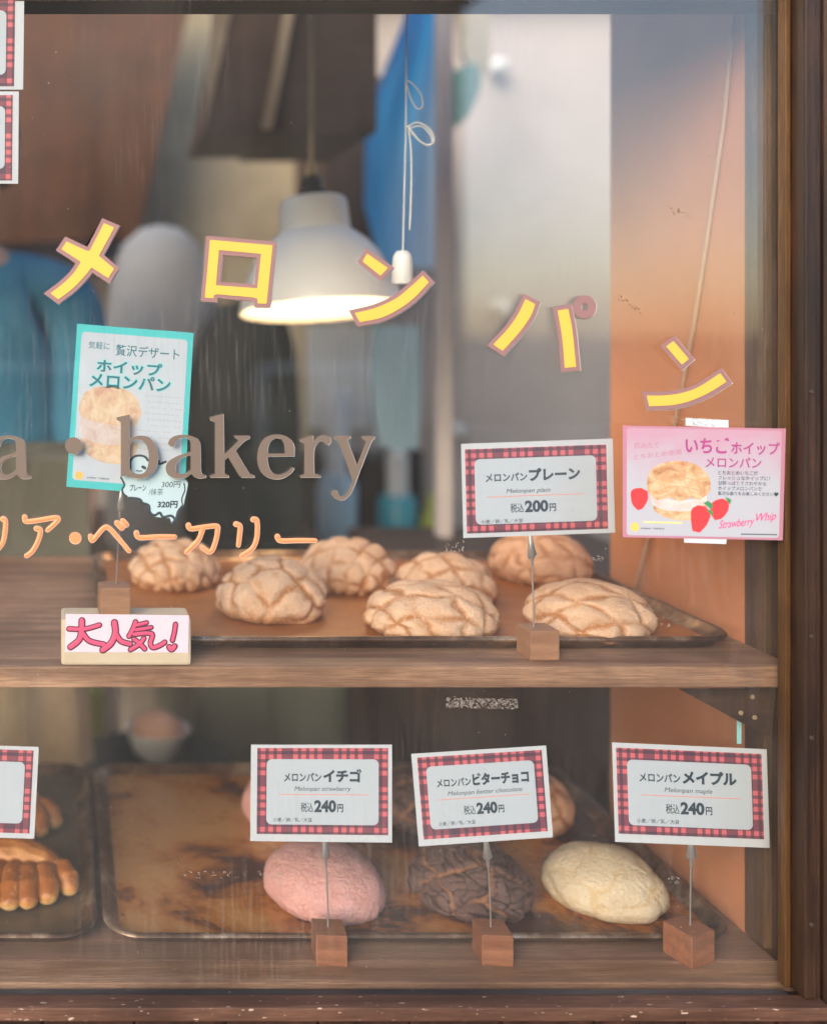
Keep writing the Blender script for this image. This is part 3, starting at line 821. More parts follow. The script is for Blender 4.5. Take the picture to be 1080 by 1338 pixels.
# peach brush letters
A1 = lambda *pts: conv(pts, 0, 660, 5.143)
A2 = lambda *pts: conv(pts, 200, 660, 4.909)
def peach_letter(strokes, label, r=2.75, dot=None):
    top, under = MB(), MB()
    for s in strokes:
        ln = smooth_line(s) if len(s) > 2 else [Vector(s[0]), Vector(s[1])]
        n = len(ln)
        wd = [r * (1.12 if i < 3 else 1.0 if i < n * .8 else .95) / F * GY0 for i in range(n)]
        top.tube([P(q.x, q.y, GY0 - .0012) for q in ln], wd, 10, .38)
        under.tube([P(q.x + .5, q.y + .5, GY0 - .0006) for q in ln], [k * 1.28 for k in wd], 10, .18)  # wider pale stroke below, painting a highlight around the rim
    if dot:
        top.prism([circle(*dot)], P, GY0 - .0016, GY0 - .0006); under.prism([circle(dot[0] + .5, dot[1] + .5, dot[2] * 1.12)], P, GY0 - .0008, GY0 - .0001)
    o = put('window_letter', top, M['peach'], smooth=60)
    put('letter_highlight', under, M['peach_highlight'], o, smooth=60)
    return tag(o, label, 'letter', 'peach katakana lettering on the glass')
peach_letter([A1((20, 90), (37, 108), (30, 200), (15, 255), (-25, 310))], 'peach katakana リ cut off at the picture edge')
peach_letter([A1((165, 80), (178, 108), (280, 96), (372, 82), (388, 100), (320, 165)), A1((245, 155), (272, 168), (255, 240), (215, 310), (178, 338))], 'peach katakana ア before the peach dot')
peach_letter([], 'round peach dot between ア and ベ', dot=(98.2, 702.8, 7.2))
peach_letter([A1((608, 208), (622, 235), (692, 155), (730, 152), (790, 215), (865, 305)), A1((785, 118), (818, 152)), A1((825, 105), (848, 130))], 'peach katakana ベ with two ticks, over the price balloon wire')
peach_letter([[(178, 696), (182, 702), (205, 701), (228, 701)]], 'peach long dash between ベ and カ')
peach_letter([A2((225, 128), (240, 150), (330, 138), (405, 132), (412, 160), (398, 235), (366, 298), (312, 268)), A2((315, 150), (290, 220), (215, 298))], 'peach katakana カ between the two dashes')
peach_letter([A2((530, 120), (556, 132), (553, 190), (545, 255)), A2((640, 90), (664, 98), (664, 200), (635, 275), (565, 325))], 'peach katakana リ whole, before the final dash')
peach_letter([A2((795, 200), (815, 226), (920, 225), (1035, 225))], 'peach final dash above the bun under the lamp')

# ------------------------------------------------------------------ text
def text_mesh(body, bold=0.0, shear=0.0):
    """flat text as (verts 2-D, faces), normalised to its own box (0..1, 0..1 top down), with aspect"""
    c = bpy.data.curves.new('t', 'FONT'); c.body = body; c.offset = bold; c.shear = shear; c.resolution_u = 4
    o = bpy.data.objects.new('t', c); col.objects.link(o)
    dg = bpy.context.evaluated_depsgraph_get()
    me = bpy.data.meshes.new_from_object(o.evaluated_get(dg), depsgraph=dg)
    vv = [(v.co.x, v.co.y) for v in me.vertices]; ff = [tuple(p.vertices) for p in me.polygons]
    bpy.data.objects.remove(o); bpy.data.curves.remove(c); bpy.data.meshes.remove(me)
    x0, x1 = min(v[0] for v in vv), max(v[0] for v in vv); y0, y1 = min(v[1] for v in vv), max(v[1] for v in vv)
    return [((v[0] - x0) / (x1 - x0), 1 - (v[1] - y0) / (y1 - y0)) for v in vv], ff

class Quad:
    """four photo-pixel corners (tl, tr, br, bl) at a depth -> bilinear sheet"""
    def __init__(s, tl, tr, br, bl, Y, Yb=None):
        s.c = [Vector(p) for p in (tl, tr, br, bl)]; s.Y = Y; s.Yb = Y if Yb is None else Yb
        s.w = ((s.c[1] - s.c[0]).length + (s.c[2] - s.c[3]).length) / 2; s.h = ((s.c[3] - s.c[0]).length + (s.c[2] - s.c[1]).length) / 2
    def px(s, u, v):
        a = s.c[0].lerp(s.c[1], u); b = s.c[3].lerp(s.c[2], u); return a.lerp(b, v)
    def at(s, u, v, lift=0.0):
        p = s.px(u, v); Y = s.Y + (s.Yb - s.Y) * v - lift
        return P(p.x, p.y, Y)
    def fn(s, u, v, d): return s.at(u, v, -d)
    def uv(s, u, v): return (u * s.w, v * s.h)
    def rr(s, u0, v0, u1, v1, rpx):
        ru, rv = rpx / s.w, rpx / s.h; pts = []
        for cu, cv, a0 in ((u1 - ru, v1 - rv, 0), (u0 + ru, v1 - rv, 90), (u0 + ru, v0 + rv, 180), (u1 - ru, v0 + rv, 270)):
            for k in range(6):
                a = R(a0 + 18 * k); pts.append((cu + ru * math.cos(a), cv + rv * math.sin(a)))
        return pts
    def sheet(s, mb, loop, front, back, holes=(), unit=False):
        return mb.prism([loop] + list(holes), s.fn, -front, -back, uv=(lambda u, v: (u, v)) if unit else s.uv)
    def text(s, mb, body, u0, v0, u1, v1, lift, bold=0.0, shear=0.0, slope=0.0):
        vv, ff = text_mesh(body, bold, shear)
        mb.add([s.at(u0 + (u1 - u0) * a, v0 + (v1 - v0) * b + slope * a, lift) for a, b in vv], ff)
    def stroke(s, mb, pts, rpx, lift, n=8):
        ln = smooth_line(pts) if len(pts) > 2 else [Vector(p) for p in pts]
        rr = rpx if isinstance(rpx, list) else [rpx] * len(ln)
        if len(rr) != len(ln): rr = [rr[min(int(i / len(ln) * len(rr)), len(rr) - 1)] for i in range(len(ln))]
        mb.tube([s.at(q.x, q.y, lift) for q in ln], [r / F * s.Y for r in rr], n, .12)
RECT = lambda u0, v0, u1, v1: [(u0, v0), (u1, v0), (u1, v1), (u0, v1)]

def card_face(q, root, title, latin, price, lay):
    """printed face of a price card"""
    card = put('card', q.sheet(MB(), RECT(0, 0, 1, 1), 0, -.0006), M['paper'], root)
    fill_card(q, card, title, latin, price, lay)
    return card
def fill_card(q, card, title, latin, price, lay):
    b, pn = lay['border'], lay['panel']
    put('gingham_border', q.sheet(MB(), RECT(*b), .00025, .00005), M['gingham'], card)
    put('label_panel', q.sheet(MB(), q.rr(*pn, 7), .0005, .0003), M['paper2'], card)
    if title is None: return
    t = MB()
    q.text(t, 'メロンパン', lay['t0'], lay['tv'] - .045, lay['t1'], lay['tv'] + .045, .0006, .028)
    q.text(t, title, lay['t1'] + .012, lay['tv'] - .085, lay['t2'], lay['tv'] + .052, .0006, .05)
    q.text(t, latin, lay['l0'], lay['lv'] - .03, lay['l1'], lay['lv'] + .03, .0006, 0, .25)
    pv = lay['pv']
    q.text(t, '税込', lay['p0'], pv - .05, lay['p0'] + .088, pv + .05, .0006, .012)
    q.text(t, price, lay['p0'] + .095, pv - .075, lay['p0'] + .25, pv + .052, .0006, .045)
    q.text(t, '円', lay['p0'] + .258, pv - .035, lay['p0'] + .30, pv + .05, .0006, .03)
    q.text(t, '小麦／卵／乳／大豆', lay['a0'], lay['av'] - .022, lay['a0'] + .275, lay['av'] + .022, .0006, .012)
    put('lettering', t, M['ink'], card)
    put('rule_line', q.sheet(MB(), RECT(lay['r0'], lay['rv'] - .004, lay['r1'], lay['rv'] + .004), .00065, .00055), M['redline'], card)

def clip_and_wire(root, path, block, Y, zb, size, rot, bmat, clip_len=45):
    """path: photo points from the block top to the clip tip"""
    c = P(block[0], 0, Y)
    mtx = Matrix.Translation((c.x, Y, zb + size / 2)) @ Matrix.Rotation(R(rot), 4, 'Z')
    put('wood_block', MB().box(-size / 2, size / 2, -size / 2, size / 2, -size / 2, size / 2, .0009, mtx), bmat, root)
    pts = [P(p[0], p[1], p[2] if len(p) > 2 else Y) for p in path]
    d = (pts[-1] - pts[-2]).normalized()
    L = clip_len / F * Y
    tip = pts[-1]; foot = tip - d * L
    wp = pts[:-1] + [foot]
    put('wire', MB().tube(wp, .0008, 8, tips=False), M['steel'], root, smooth=60)
    s = MB()
    yy = Vector((0, -.0012, 0))
    s.tube([tip + yy, tip - d * L * .35 + yy, tip - d * L * .72 + yy * 1.6, tip - d * L * .80 + yy], [.0013, .0021, .0041, .0022], 12, .55)
    s.tube([tip - yy, tip - d * L * .35 - yy, tip - d * L * .78 - yy * 1.6], [.0012, .0019, .0034], 12, .5)
    s.tube([foot + d * L * .22, foot - d * .001], [.0017, .0012], 10)
    put('clip', s, M['steel'], root, smooth=60)

LAY = dict(border=(.045, .035, .972, .925), panel=(.112, .15, .905, .825), t0=.235, t1=.50, t2=.785, tv=.335, l0=.31, l1=.71, lv=.46, r0=.2, r1=.83, rv=.515, pv=.645, p0=.355, a0=.16, av=.775)
def price_sign(quad, block, path, title, latin, price, label, zb, size=.0285, rot=0, lay=None, bmat=None, Yc=None):
    Y = Yc or .985
    root = empty('price_sign', (P(block[0], 0, Y).x, Y, zb))
    tag(root, label, 'price sign', 'gingham price cards on wire stands')
    l = dict(LAY); l.update(lay or {})
    card_face(quad, root, title, latin, price, l)
    clip_and_wire(root, path, block, Y, zb, size, rot, bmat or M['block'])
    return root
ZLE, ZSH = .767, 1.049
price_sign(Quad((328, 973), (512, 973), (512, 1101), (327, 1099), .984), (430, 0), [(428, 1221), (428.5, 1190), (427, 1150), (423, 1084)], 'イチゴ', 'Melonpan strawberry', '240',
           'gingham price card for strawberry melonpan, above the front pink bun', ZLE, rot=-4, Yc=.987)
price_sign(Quad((537, 985), (713, 974), (722, 1094), (547, 1106), .984), (643, 0), [(641, 1221), (640, 1180), (638, 1140), (633.5, 1086)], 'ビターチョコ', 'Melonpan better chocolate', '240',
           'tilted gingham price card for bitter chocolate melonpan, above the dark bun', ZLE, rot=-3, Yc=.987,
           lay=dict(border=(.04, .045, .965, .93), panel=(.10, .15, .90, .83), t0=.17, t1=.425, t2=.855, l0=.245, l1=.80, r0=.16, r1=.85))
price_sign(Quad((799, 970), (1001, 979), (1005, 1108), (803, 1100), .984), (899, 0), [(901, 1221), (901.5, 1180), (902, 1140), (902.5, 1085)], 'メイプル', 'Melonpan maple', '240',
           'gingham price card for maple melonpan, overlapping the dark window post', ZLE, .030, rot=22, Yc=.987,
           lay=dict(border=(.025, .05, .965, .915), panel=(.093, .165, .895, .825), t0=.17, t1=.435, t2=.80, l0=.33, l1=.64, r0=.18, r1=.82, p0=.335, a0=.145))
price_sign(Quad((602, 580), (800, 573), (803, 696), (605, 703), .984), (702, 0), [(697, 830), (696.5, 790), (695, 745), (692, 692)], 'プレーン', 'Melonpan plain', '200',
           'gingham price card for plain melonpan, tall over the upper tray', ZSH, .0275, rot=3, Yc=.987, bmat=M['block_light'],
           lay=dict(border=(.025, .06, .955, .955), panel=(.085, .17, .885, .865), t0=.155, t1=.43, t2=.78, tv=.37, l0=.29, l1=.58, lv=.525, rv=.575, r0=.16, r1=.80, pv=.70, p0=.315, a0=.12, av=.835))
price_sign(Quad((-136, 970), (51, 976), (45, 1096), (-142, 1090), .984), (-60, 0), [(-62, 1221), (-62, 1150), (-60, 1080)], None, '', '',
           'gingham price card cut off by the picture edge, over the claw pastries', ZLE, rot=5, Yc=.987, lay=dict(border=(.03, .04, .965, .945), panel=(.10, .17, .91, .84)))
def pinned_card(quad, label, lay):
    c = put('price_card', quad.sheet(MB(), RECT(0, 0, 1, 1), 0, -.0005), M['paper'])
    fill_card(quad, c, None, '', '', lay)
    return tag(c, label, 'price card', 'gingham cards stuck high on the glass')
pinned_card(Quad((-150, -8), (32, -4), (30.5, 117), (-152, 117), .9505), 'upper gingham card stuck inside the top corner of the glass', dict(border=(.02, .02, .935, .965), panel=(.10, .15, .874, .84)))
pinned_card(Quad((-152, 119), (25, 119.5), (24, 240), (-154, 240), .9505), 'lower gingham card stuck inside the glass, above the メ', dict(border=(.02, .04, .955, .965), panel=(.10, .16, .90, .84)))

# ------------------------------------------------------------------ posters
def teal_poster():
    q = Quad((101, 423), (253, 435), (241, 648), (87, 636), .9495)
    o = put('poster', q.sheet(MB(), RECT(0, 0, 1, 1), 0, -.0004), M['teal_ink'])
    tag(o, 'teal bordered whipped cream melon bun poster behind the serif b', 'poster')
    put('poster_print', q.sheet(MB(), q.rr(.045, .045, .955, .955, 5), .0002, .00005, unit=True), M['blue_print'], o)
    t = MB()
    q.text(t, '気軽に', .11, .10, .29, .145, .0003, .004); q.text(t, '贅沢デザート', .345, .105, .89, .175, .0003, .008)
    put('small_lettering', t, M['teal_dark'], o)
    t1, t2 = MB(), MB()
    for body, u0, v0, u1, v1 in (('ホイップ', .19, .205, .75, .285), ('メロンパン', .135, .29, .83, .375)):
        q.text(t2, body, u0 - .012, v0 - .006, u1 + .012, v1 + .006, .0003, .085)
        q.text(t1, body, u0, v0, u1, v1, .00042, .025)
    put('title_glow', t2, M['teal_glow'], o); put('title_lettering', t1, M['teal_dark'], o)
    pic = put('bun_picture', q.sheet(MB(), smooth_loop([(.06, .52), (.10, .42), (.22, .375), (.40, .37), (.54, .42), (.60, .52), (.55, .60), (.30, .60), (.10, .575)]), .0003, .0002, unit=True), M['bun_print_pale'], o)
    put('cream_picture', q.sheet(MB(), smooth_loop([(.08, .565), (.30, .60), (.55, .595), (.55, .70), (.40, .73), (.15, .71), (.08, .66)]), .00042, .0003, unit=True), M['whip_print'], o)
    put('bread_picture', q.sheet(MB(), smooth_loop([(.09, .69), (.30, .725), (.58, .70), (.57, .78), (.45, .835), (.25, .825), (.12, .765)]), .00052, .00042, unit=True), M['bun_print_pale'], o)
    b = MB()
    for i in range(10):
        v = .40 + i * .036; u0 = .62 + (i % 3) * .03 - (.06 if i > 5 else 0)
        for k in range(9):
            if random.random() < .85: q.sheet(b, RECT(u0 + k * .033, v, u0 + k * .033 + .022, v + .009), .0003, .00022)
    put('blurred_print', b, M['inkgrey'], o)
    put('logo_dot', q.sheet(MB(), circle(.10, .925, .035, 20, .025), .0003, .0002), M['orange_ink'], o)
    t = MB(); q.text(t, 'ariana・bakery', .17, .925, .36, .942, .0003, .01); put('maker_lettering', t, M['ink'], o)
teal_poster()

def strawberry_poster():
    q = Quad((813, 556), (1026, 560), (1022, 706), (813, 702), .9305)
    o = put('poster', q.sheet(MB(), RECT(0, 0, 1, 1), 0, -.0006), M['poster_pink'])
    tag(o, 'pink strawberry whip poster taped on the glass over the post', 'poster')
    put('poster_print', q.sheet(MB(), q.rr(.025, .02, .975, .98, 4), .0002, .00005, unit=True), M['pink_print'], o)
    t = MB()
    q.text(t, 'いちご', .385, .09, .655, .235, .0003, .03); q.text(t, 'ホイップ', .665, .125, .965, .24, .0003, .022); q.text(t, 'メロンパン', .51, .265, .855, .36, .0003, .018)
    put('title_lettering', t, M['purple_ink'], o)
    t = MB()
    q.text(t, '摘みたて', .07, .15, .225, .205, .0003, .006, 0, -.01); q.text(t, 'とちおとめ使用', .07, .255, .36, .305, .0003, .004, 0, -.055)
    put('note_lettering', t, M['poster_pink'], o)
    t = MB()
    for i, (s, u1) in enumerate((('とちおとめいちごが', .835), ('フレッシュなホイップに！', .91), ('甘酸っぱくてさわやかな', .89), ('ホイップメロンパンで', .86), ('贅沢な香りをお楽しみください♥', .965))):
        q.text(t, s, .59, .385 + i * .047, u1, .422 + i * .047, .0003, .012)
    put('body_lettering', t, M['ink'], o)
    t = MB(); q.text(t, 'Strawberry', .60, .835, .82, .93, .0003, .006, .35, -.04); q.text(t, 'Whip', .83, .765, .955, .86, .0003, .006, .35, -.02)
    put('script_lettering', t, M['magenta_ink'], o)
    put('bread_picture', q.sheet(MB(), smooth_loop([(.19, .70), (.30, .72), (.45, .71), (.525, .68), (.51, .77), (.44, .825), (.36, .84), (.26, .81), (.20, .76)]), .0003, .0002, unit=True), M['bun_print'], o)
    put('cream_picture', q.sheet(MB(), smooth_loop([(.17, .60), (.30, .655), (.44, .65), (.52, .60), (.52, .69), (.44, .745), (.36, .76), (.25, .745), (.18, .70)]), .00038, .0003, unit=True), M['whip_print'], o)
    put('bun_picture', q.sheet(MB(), smooth_loop([(.15, .53), (.165, .42), (.22, .345), (.31, .31), (.40, .315), (.48, .36), (.535, .45), (.54, .57), (.48, .655), (.42, .63), (.36, .675), (.29, .64), (.22, .66), (.17, .61)]), .00048, .00038, unit=True), M['bun_print'], o)
    lines = MB()
    for pts in ([(.20, .42), (.28, .36), (.38, .37), (.50, .42)], [(.16, .52), (.26, .45), (.40, .46), (.53, .52)], [(.19, .60), (.30, .54), (.42, .55), (.52, .60)], [(.27, .34), (.24, .46), (.28, .60)], [(.40, .33), (.38, .47), (.43, .62)]):
        q.stroke(lines, pts, .42, .00052)
    put('crust_lines', lines, mat('crust_brown_ink', (.50, .27, .14), .5), o)
    for loop in ([(.05, .60), (.07, .565), (.115, .555), (.155, .585), (.155, .66), (.125, .735), (.095, .755), (.06, .70)],
                 [(.43, .735), (.47, .70), (.52, .72), (.545, .78), (.525, .87), (.48, .945), (.435, .93), (.425, .83)],
                 [(.545, .70), (.575, .655), (.62, .635), (.655, .67), (.655, .74), (.62, .81), (.575, .83), (.55, .78)]):
        s = put('strawberry_picture', q.sheet(MB(), smooth_loop(loop), .0006, .0005), M['red_ink'], o)
    lv = MB()
    for loop in ([(.50, .68), (.53, .66), (.56, .69), (.55, .74), (.53, .71)], [(.635, .62), (.675, .645), (.665, .69), (.65, .66)], [(.52, .735), (.555, .745), (.565, .80), (.54, .77)]):
        q.sheet(lv, loop, .0007, .0006)
    put('leaf_picture', lv, M['green_ink'], o)
    put('yellow_caption', q.sheet(MB(), RECT(.13, .855, .37, .868), .0003, .0002), M['yellow_ink'], o)
    put('logo_dot', q.sheet(MB(), circle(.075, .905, .026, 20, .04), .0003, .0002), M['orange_ink'], o)
    t = MB(); q.text(t, 'ariana・bakery', .115, .905, .26, .93, .0003, .01); put('maker_lettering', t, M['ink'], o)
    b = MB()
    for k in range(16): q.sheet(b, RECT(.74 + k * .014, .945, .75 + k * .014, .957), .0003, .0002)
    put('fine_print', b, M['ink'], o)
strawberry_poster()
for q, lab in ((Quad((895, 546), (951, 549), (951, 560), (895, 556), .9309), 'white paper tab taped above the strawberry poster'), (Quad((893, 700), (949, 704), (948, 711), (893, 709), .9309), 'white paper tab taped under the strawberry poster')):
    t = put('paper_tab', q.sheet(MB(), RECT(0, 0, 1, 1), 0, -.0004), M['paper']); tag(t, lab, 'tape')

# crumpled clear tape and residue on the glass
M['residue'] = mat('tape_residue', (.27, .24, .22), .5)
M['residue_dark'] = mat('dark_residue', (.17, .11, .085), .6)
def residue(px, py, wd, ht, n, label, m='residue', ang=0, seed=0, Y=None):
    rng = random.Random(seed); mb = MB(); Yr = Y or GY0
    for i in range(n):
        a = rng.uniform(-.5, .5); b = rng.uniform(-.5, .5)
        u, v = a * wd, b * ht + a * wd * math.tan(R(ang))
        s1, s2 = rng.uniform(.4, 2.2), rng.uniform(.25, .7); th = rng.choice([0, 0, .3, -.4, 1.2, 1.5]) + rng.uniform(-.2, .2)
        q = []
        for dx, dy in ((-s1, -s2), (s1 * rng.uniform(.4, 1), -s2 * rng.uniform(.3, 1)), (s1, s2), (-s1 * rng.uniform(.3, 1), s2 * rng.uniform(.4, 1))):
            q.append((px + u + dx * math.cos(th) - dy * math.sin(th), py + v + dx * math.sin(th) + dy * math.cos(th)))
        d = Yr - .0002 - .00002 * i
        mb.prism([q], P, d - .00001, d + .00001)
    o = put('tape_residue', mb, M[m]); return tag(o, label, 'tape residue', 'bits of old tape on the glass')
residue(629, 919, 94, 13, 330, 'long strip of torn tape residue under the upper shelf edge', 'residue', 1, 1)
residue(594, 715, 24, 12, 24, 'small tape residue patch above the golden half hidden bun', 'residue', -8, 2)
residue(822, 397, 30, 8, 22, 'dark scuffed tape mark on the glass between パ and ン', 'residue_dark', 32, 3)
residue(887, 278, 36, 9, 16, 'faint dark tape scribble high over the orange wall', 'residue_dark', 20, 4)
residue(770, 728, 40, 6, 18, 'pale scratched tape trace below the plain price card corner', 'residue', 6, 5)
residue(905, 549, 55, 12, 26, 'crumpled clear tape above the strawberry poster', 'residue', 6, 6, .9302)
residue(305, 1143, 150, 9, 40, 'scratched tape line across the amber tray floor', 'residue', 0, 7)
residue(845, 800, 60, 24, 22, 'peeling tape bits over the pale bun by the orange wall', 'residue', 20, 8)
residue(878, 1150, 16, 9, 14, 'white tape flake on the glass beside the yellow bun', 'residue', 10, 9)
rng = random.Random(5); mb = MB()
for i in range(420):
    px, py = rng.uniform(-10, 1010), rng.uniform(15, 1285)
    s = rng.choice([.35, .4, .5, .6, .9]); a = rng.uniform(0, 3)
    q = [(px + s * math.cos(a + k * 1.6) * rng.uniform(.6, 1.5), py + s * math.sin(a + k * 1.6) * rng.uniform(.5, 1.2)) for k in range(4)]
    mb.prism([q], P, GY0 - .00012, GY0 - .00010)
tag(put('dust_specks', mb, M['residue']), 'tiny pale dust specks and flakes on the window glass', 'dust', kind='stuff')

# ------------------------------------------------------------------ popular sign box with the price balloon
YB = .958
bx0, bx1 = P(80, 0, YB).x, P(250, 0, YB).x
pb = put('sign_box', MB().box(bx0, bx1, YB, YB + .042, 1.0492, 1.0915, .003), M['cream_box'])
tag(pb, 'cream card box with pink 大人気 writing on the upper shelf edge', 'sign box')
qb = Quad((86, 802), (247, 804), (246, 853), (85, 852), YB - .0006)
lb = put('label', qb.sheet(MB(), RECT(0, 0, 1, 1), 0, -.0005), M['lilac'], pb)
def bb(*pts): return [((70 + p[0] / 5.684 - 85.5) / 161., (750 + p[1] / 5.684 - 803) / 49.5) for p in pts]
strokes = [(bb((115, 412), (230, 412), (340, 382)), 2.6), (bb((210, 350), (208, 430), (190, 495), (130, 545)), 3.4), (bb((220, 445), (270, 500), (375, 525)), 3.0),
           (bb((452, 362), (460, 440), (430, 515), (370, 565)), 3.6), (bb((470, 455), (505, 500), (570, 520)), 3.0),
           (bb((608, 355), (592, 405), (562, 462)), 2.6), (bb((615, 380), (690, 360)), 2.2), (bb((610, 415), (725, 395)), 2.2), (bb((600, 448), (690, 438), (735, 450), (722, 510), (740, 545), (790, 530), (828, 505)), 2.6),
           (bb((600, 485), (640, 515), (680, 555)), 2.6), (bb((672, 478), (640, 520), (575, 562)), 2.6), (bb((905, 370), (898, 430), (885, 490)), 2.46), (bb((862, 540), (880, 558), (902, 535)), 3.0)]
k1, k2 = MB(), MB()
for i, (s, r) in enumerate(strokes):
    qb.stroke(k1, s, r + 1.35, .0001); qb.stroke(k2, s, r - .45, .0007)
put('ink_outline', k1, M['plum'], lb); put('ink_fill', k2, M['hot_pink'], lb)

bal = empty('price_balloon', (P(149, 0, .972).x, .972, 1.0917))
tag(bal, 'hand drawn pale blue price balloon on a wire, standing on the cream box', 'price sign')
B = lambda *pts: conv(pts, 140, 585, 9)
bl = smooth_loop(B((165, 300), (270, 250), (270, 150), (310, 100), (380, 85), (450, 105), (490, 150), (560, 250), (610, 150), (650, 170), (700, 165), (760, 230), (820, 330), (925, 380), (950, 430), (915, 600), (890, 700), (845, 740), (830, 820), (765, 905), (740, 830), (620, 820), (520, 790), (490, 690), (420, 650), (390, 610), (210, 560), (175, 500), (205, 440), (165, 380)), n=4, corner=60)
Yq = .9486
bcard = put('balloon_card', MB().prism([bl], P, Yq - .0002, Yq + .0003), M['balloon'], bal)
k = MB()
def ink(pts, r):
    ln = smooth_line(B(*pts)) if len(pts) > 2 else [Vector(p) for p in B(*pts)]
    k.tube([P(q.x, q.y, Yq - .0003) for q in ln], r / F * Yq, 8, .12)
ink([(275, 250), (275, 160), (320, 105), (390, 92), (450, 110), (480, 150)], 1.5)
ink([(610, 155), (615, 190), (690, 165)], 1.6); ink([(165, 350), (205, 435), (180, 490), (195, 545), (230, 570)], 1.3)
ink([(270, 590), (380, 605), (420, 650), (490, 680), (505, 760), (560, 795), (620, 765), (660, 815), (750, 800), (790, 830)], 1.7)
ink([(885, 690), (840, 750), (815, 830), (770, 890)], 1.9); ink([(905, 420), (915, 500), (880, 600), (890, 680)], .9)
ink([(420, 225), (445, 240)], 2.0); ink([(345, 270), (385, 275), (410, 272)], .7)
qq = Quad((140, 585), (260, 585), (260, 700), (140, 700), Yq)
for body, u0, v0, u1, v1, bo in (('プレーン', 270, 430, 460, 510, .02), ('300円', 640, 395, 865, 470, .0), ('320円', 590, 625, 835, 710, .035), ('/抹茶', 490, 480, 660, 560, -.005)):
    qq.text(k, body, u0 / 1080, v0 / 1035, u1 / 1080, v1 / 1035, .0004, bo, .1)
put('balloon_ink', k, M['ink'], bcard)
clip_and_wire(bal, [(152, 762, .972), (154, 720, .968), (156, 690, .960), (157, 668, .953), (160, 632, .9515)], (149, 0), .974, 1.0917, .0272, 4, M['block_light'], 42)

# ------------------------------------------------------------------ pendant lamp
LY = 1.45
lc = P(418, 406, LY)
lamp = empty('pendant_lamp', lc)
tag(lamp, 'white enamel pendant lamp glowing warm, hung on a beige cord', 'lamp')
T = Matrix.Translation(lc) @ Matrix.Rotation(R(-1.8), 4, 'Y') @ Matrix.Rotation(R(-8), 4, 'X')
outer = [(.1095, 0), (.1093, .004), (.107, .016), (.1025, .032), (.096, .050), (.084, .075), (.070, .093), (.057, .104), (.0485, .110), (.046, .150), (.043, .1555), (.022, .1565)]
inner = [(.0215, .151), (.041, .149), (.043, .108), (.047, .105), (.066, .090), (.080, .072), (.092, .048), (.0985, .030), (.1035, .014), (.106, .003), (.1095, 0)]
put('lamp_shade', MB().lathe(outer + inner, 64, T), M['lamp_white'], lamp, smooth=50)
put('socket', MB().lathe([(.0001, .1895), (.014, .189), (.0155, .18), (.0155, .172), (.021, .168), (.022, .1535), (.022, .06), (.0001, .06)], 32, T), M['black_plastic'], lamp, smooth=40)
put('bulb', MB().lathe([(.0001, .026), (.014, .028), (.024, .036), (.028, .048), (.023, .06), (.014, .066), (.0001, .066)][::-1], 32, T), M['bulb'], lamp, smooth=True)
tcord = T @ Vector((0, 0, .188))
put('cord_grip', MB().tube([tcord, tcord + Vector((0, 0, .022))], [.0085, .0065], 14, tips=False), M['cord'], lamp, smooth=60)
put('cord', MB().tube([tcord + Vector((0, 0, .021)), tcord + Vector((.0005, 0, .2)), Vector((tcord.x, tcord.y, 2.36))], .0034, 10, tips=False), M['cord'], lamp, smooth=60)

PYc = 1.09
pc = empty('pull_cord', P(525, 370, PYc))
tag(pc, 'thin white looped pull cord with a white plastic knob', 'pull cord')
t0 = P(533, 0, PYc)
def cordline(pts, dy): return [P(q.x, q.y, PYc - dy * math.sin(math.pi * i / (len(pts) * 6.))) for i, q in enumerate(smooth_line(pts, 8))]
put('string', MB().tube([Vector((t0.x, PYc, 2.36)), P(531, 60, PYc), P(530, 170, PYc), P(526, 335, PYc)], .0007, 8, tips=False)
    .tube(cordline([(530, 106), (537, 108), (549, 122), (552, 138), (545, 142), (536, 128), (531, 108)], .004), .0006, 8)
    .tube(cordline([(532, 166), (545, 160), (560, 168), (567, 182), (560, 190), (548, 184), (538, 172), (534, 168), (537, 200), (537, 250), (535, 300)], .006), .0008, 8)
    .tube(cordline([(534, 168), (550, 165), (562, 176), (564, 187), (554, 188), (542, 178), (534, 170)], .005), .0007, 8), M['white_plastic'], pc, smooth=60)
kc = P(525.5, 370, PYc)
put('knob', MB().lathe([(.0001, .034), (.006, .033), (.0092, .028), (.0102, .02), (.0108, 0), (.0102, -.001), (.0001, -.001)], 24, Matrix.Translation(kc)), M['white_plastic'], pc, smooth=50)

# ------------------------------------------------------------------ things along the orange partition
def on_wall(px, py, off=.004):
    X = .662 - off; Y = X * F / (px - VX); return P(px, py, Y)
cb = MB().tube([on_wall(958, 20), on_wall(945, 160), on_wall(922, 320), on_wall(905, 430), on_wall(884, 540), on_wall(862, 640), on_wall(830, 770)], .0022, 8, tips=False)
tag(put('wall_cable', cb, M['cord_grey'], smooth=60), 'thin pale cable running down the orange partition wall', 'cable')

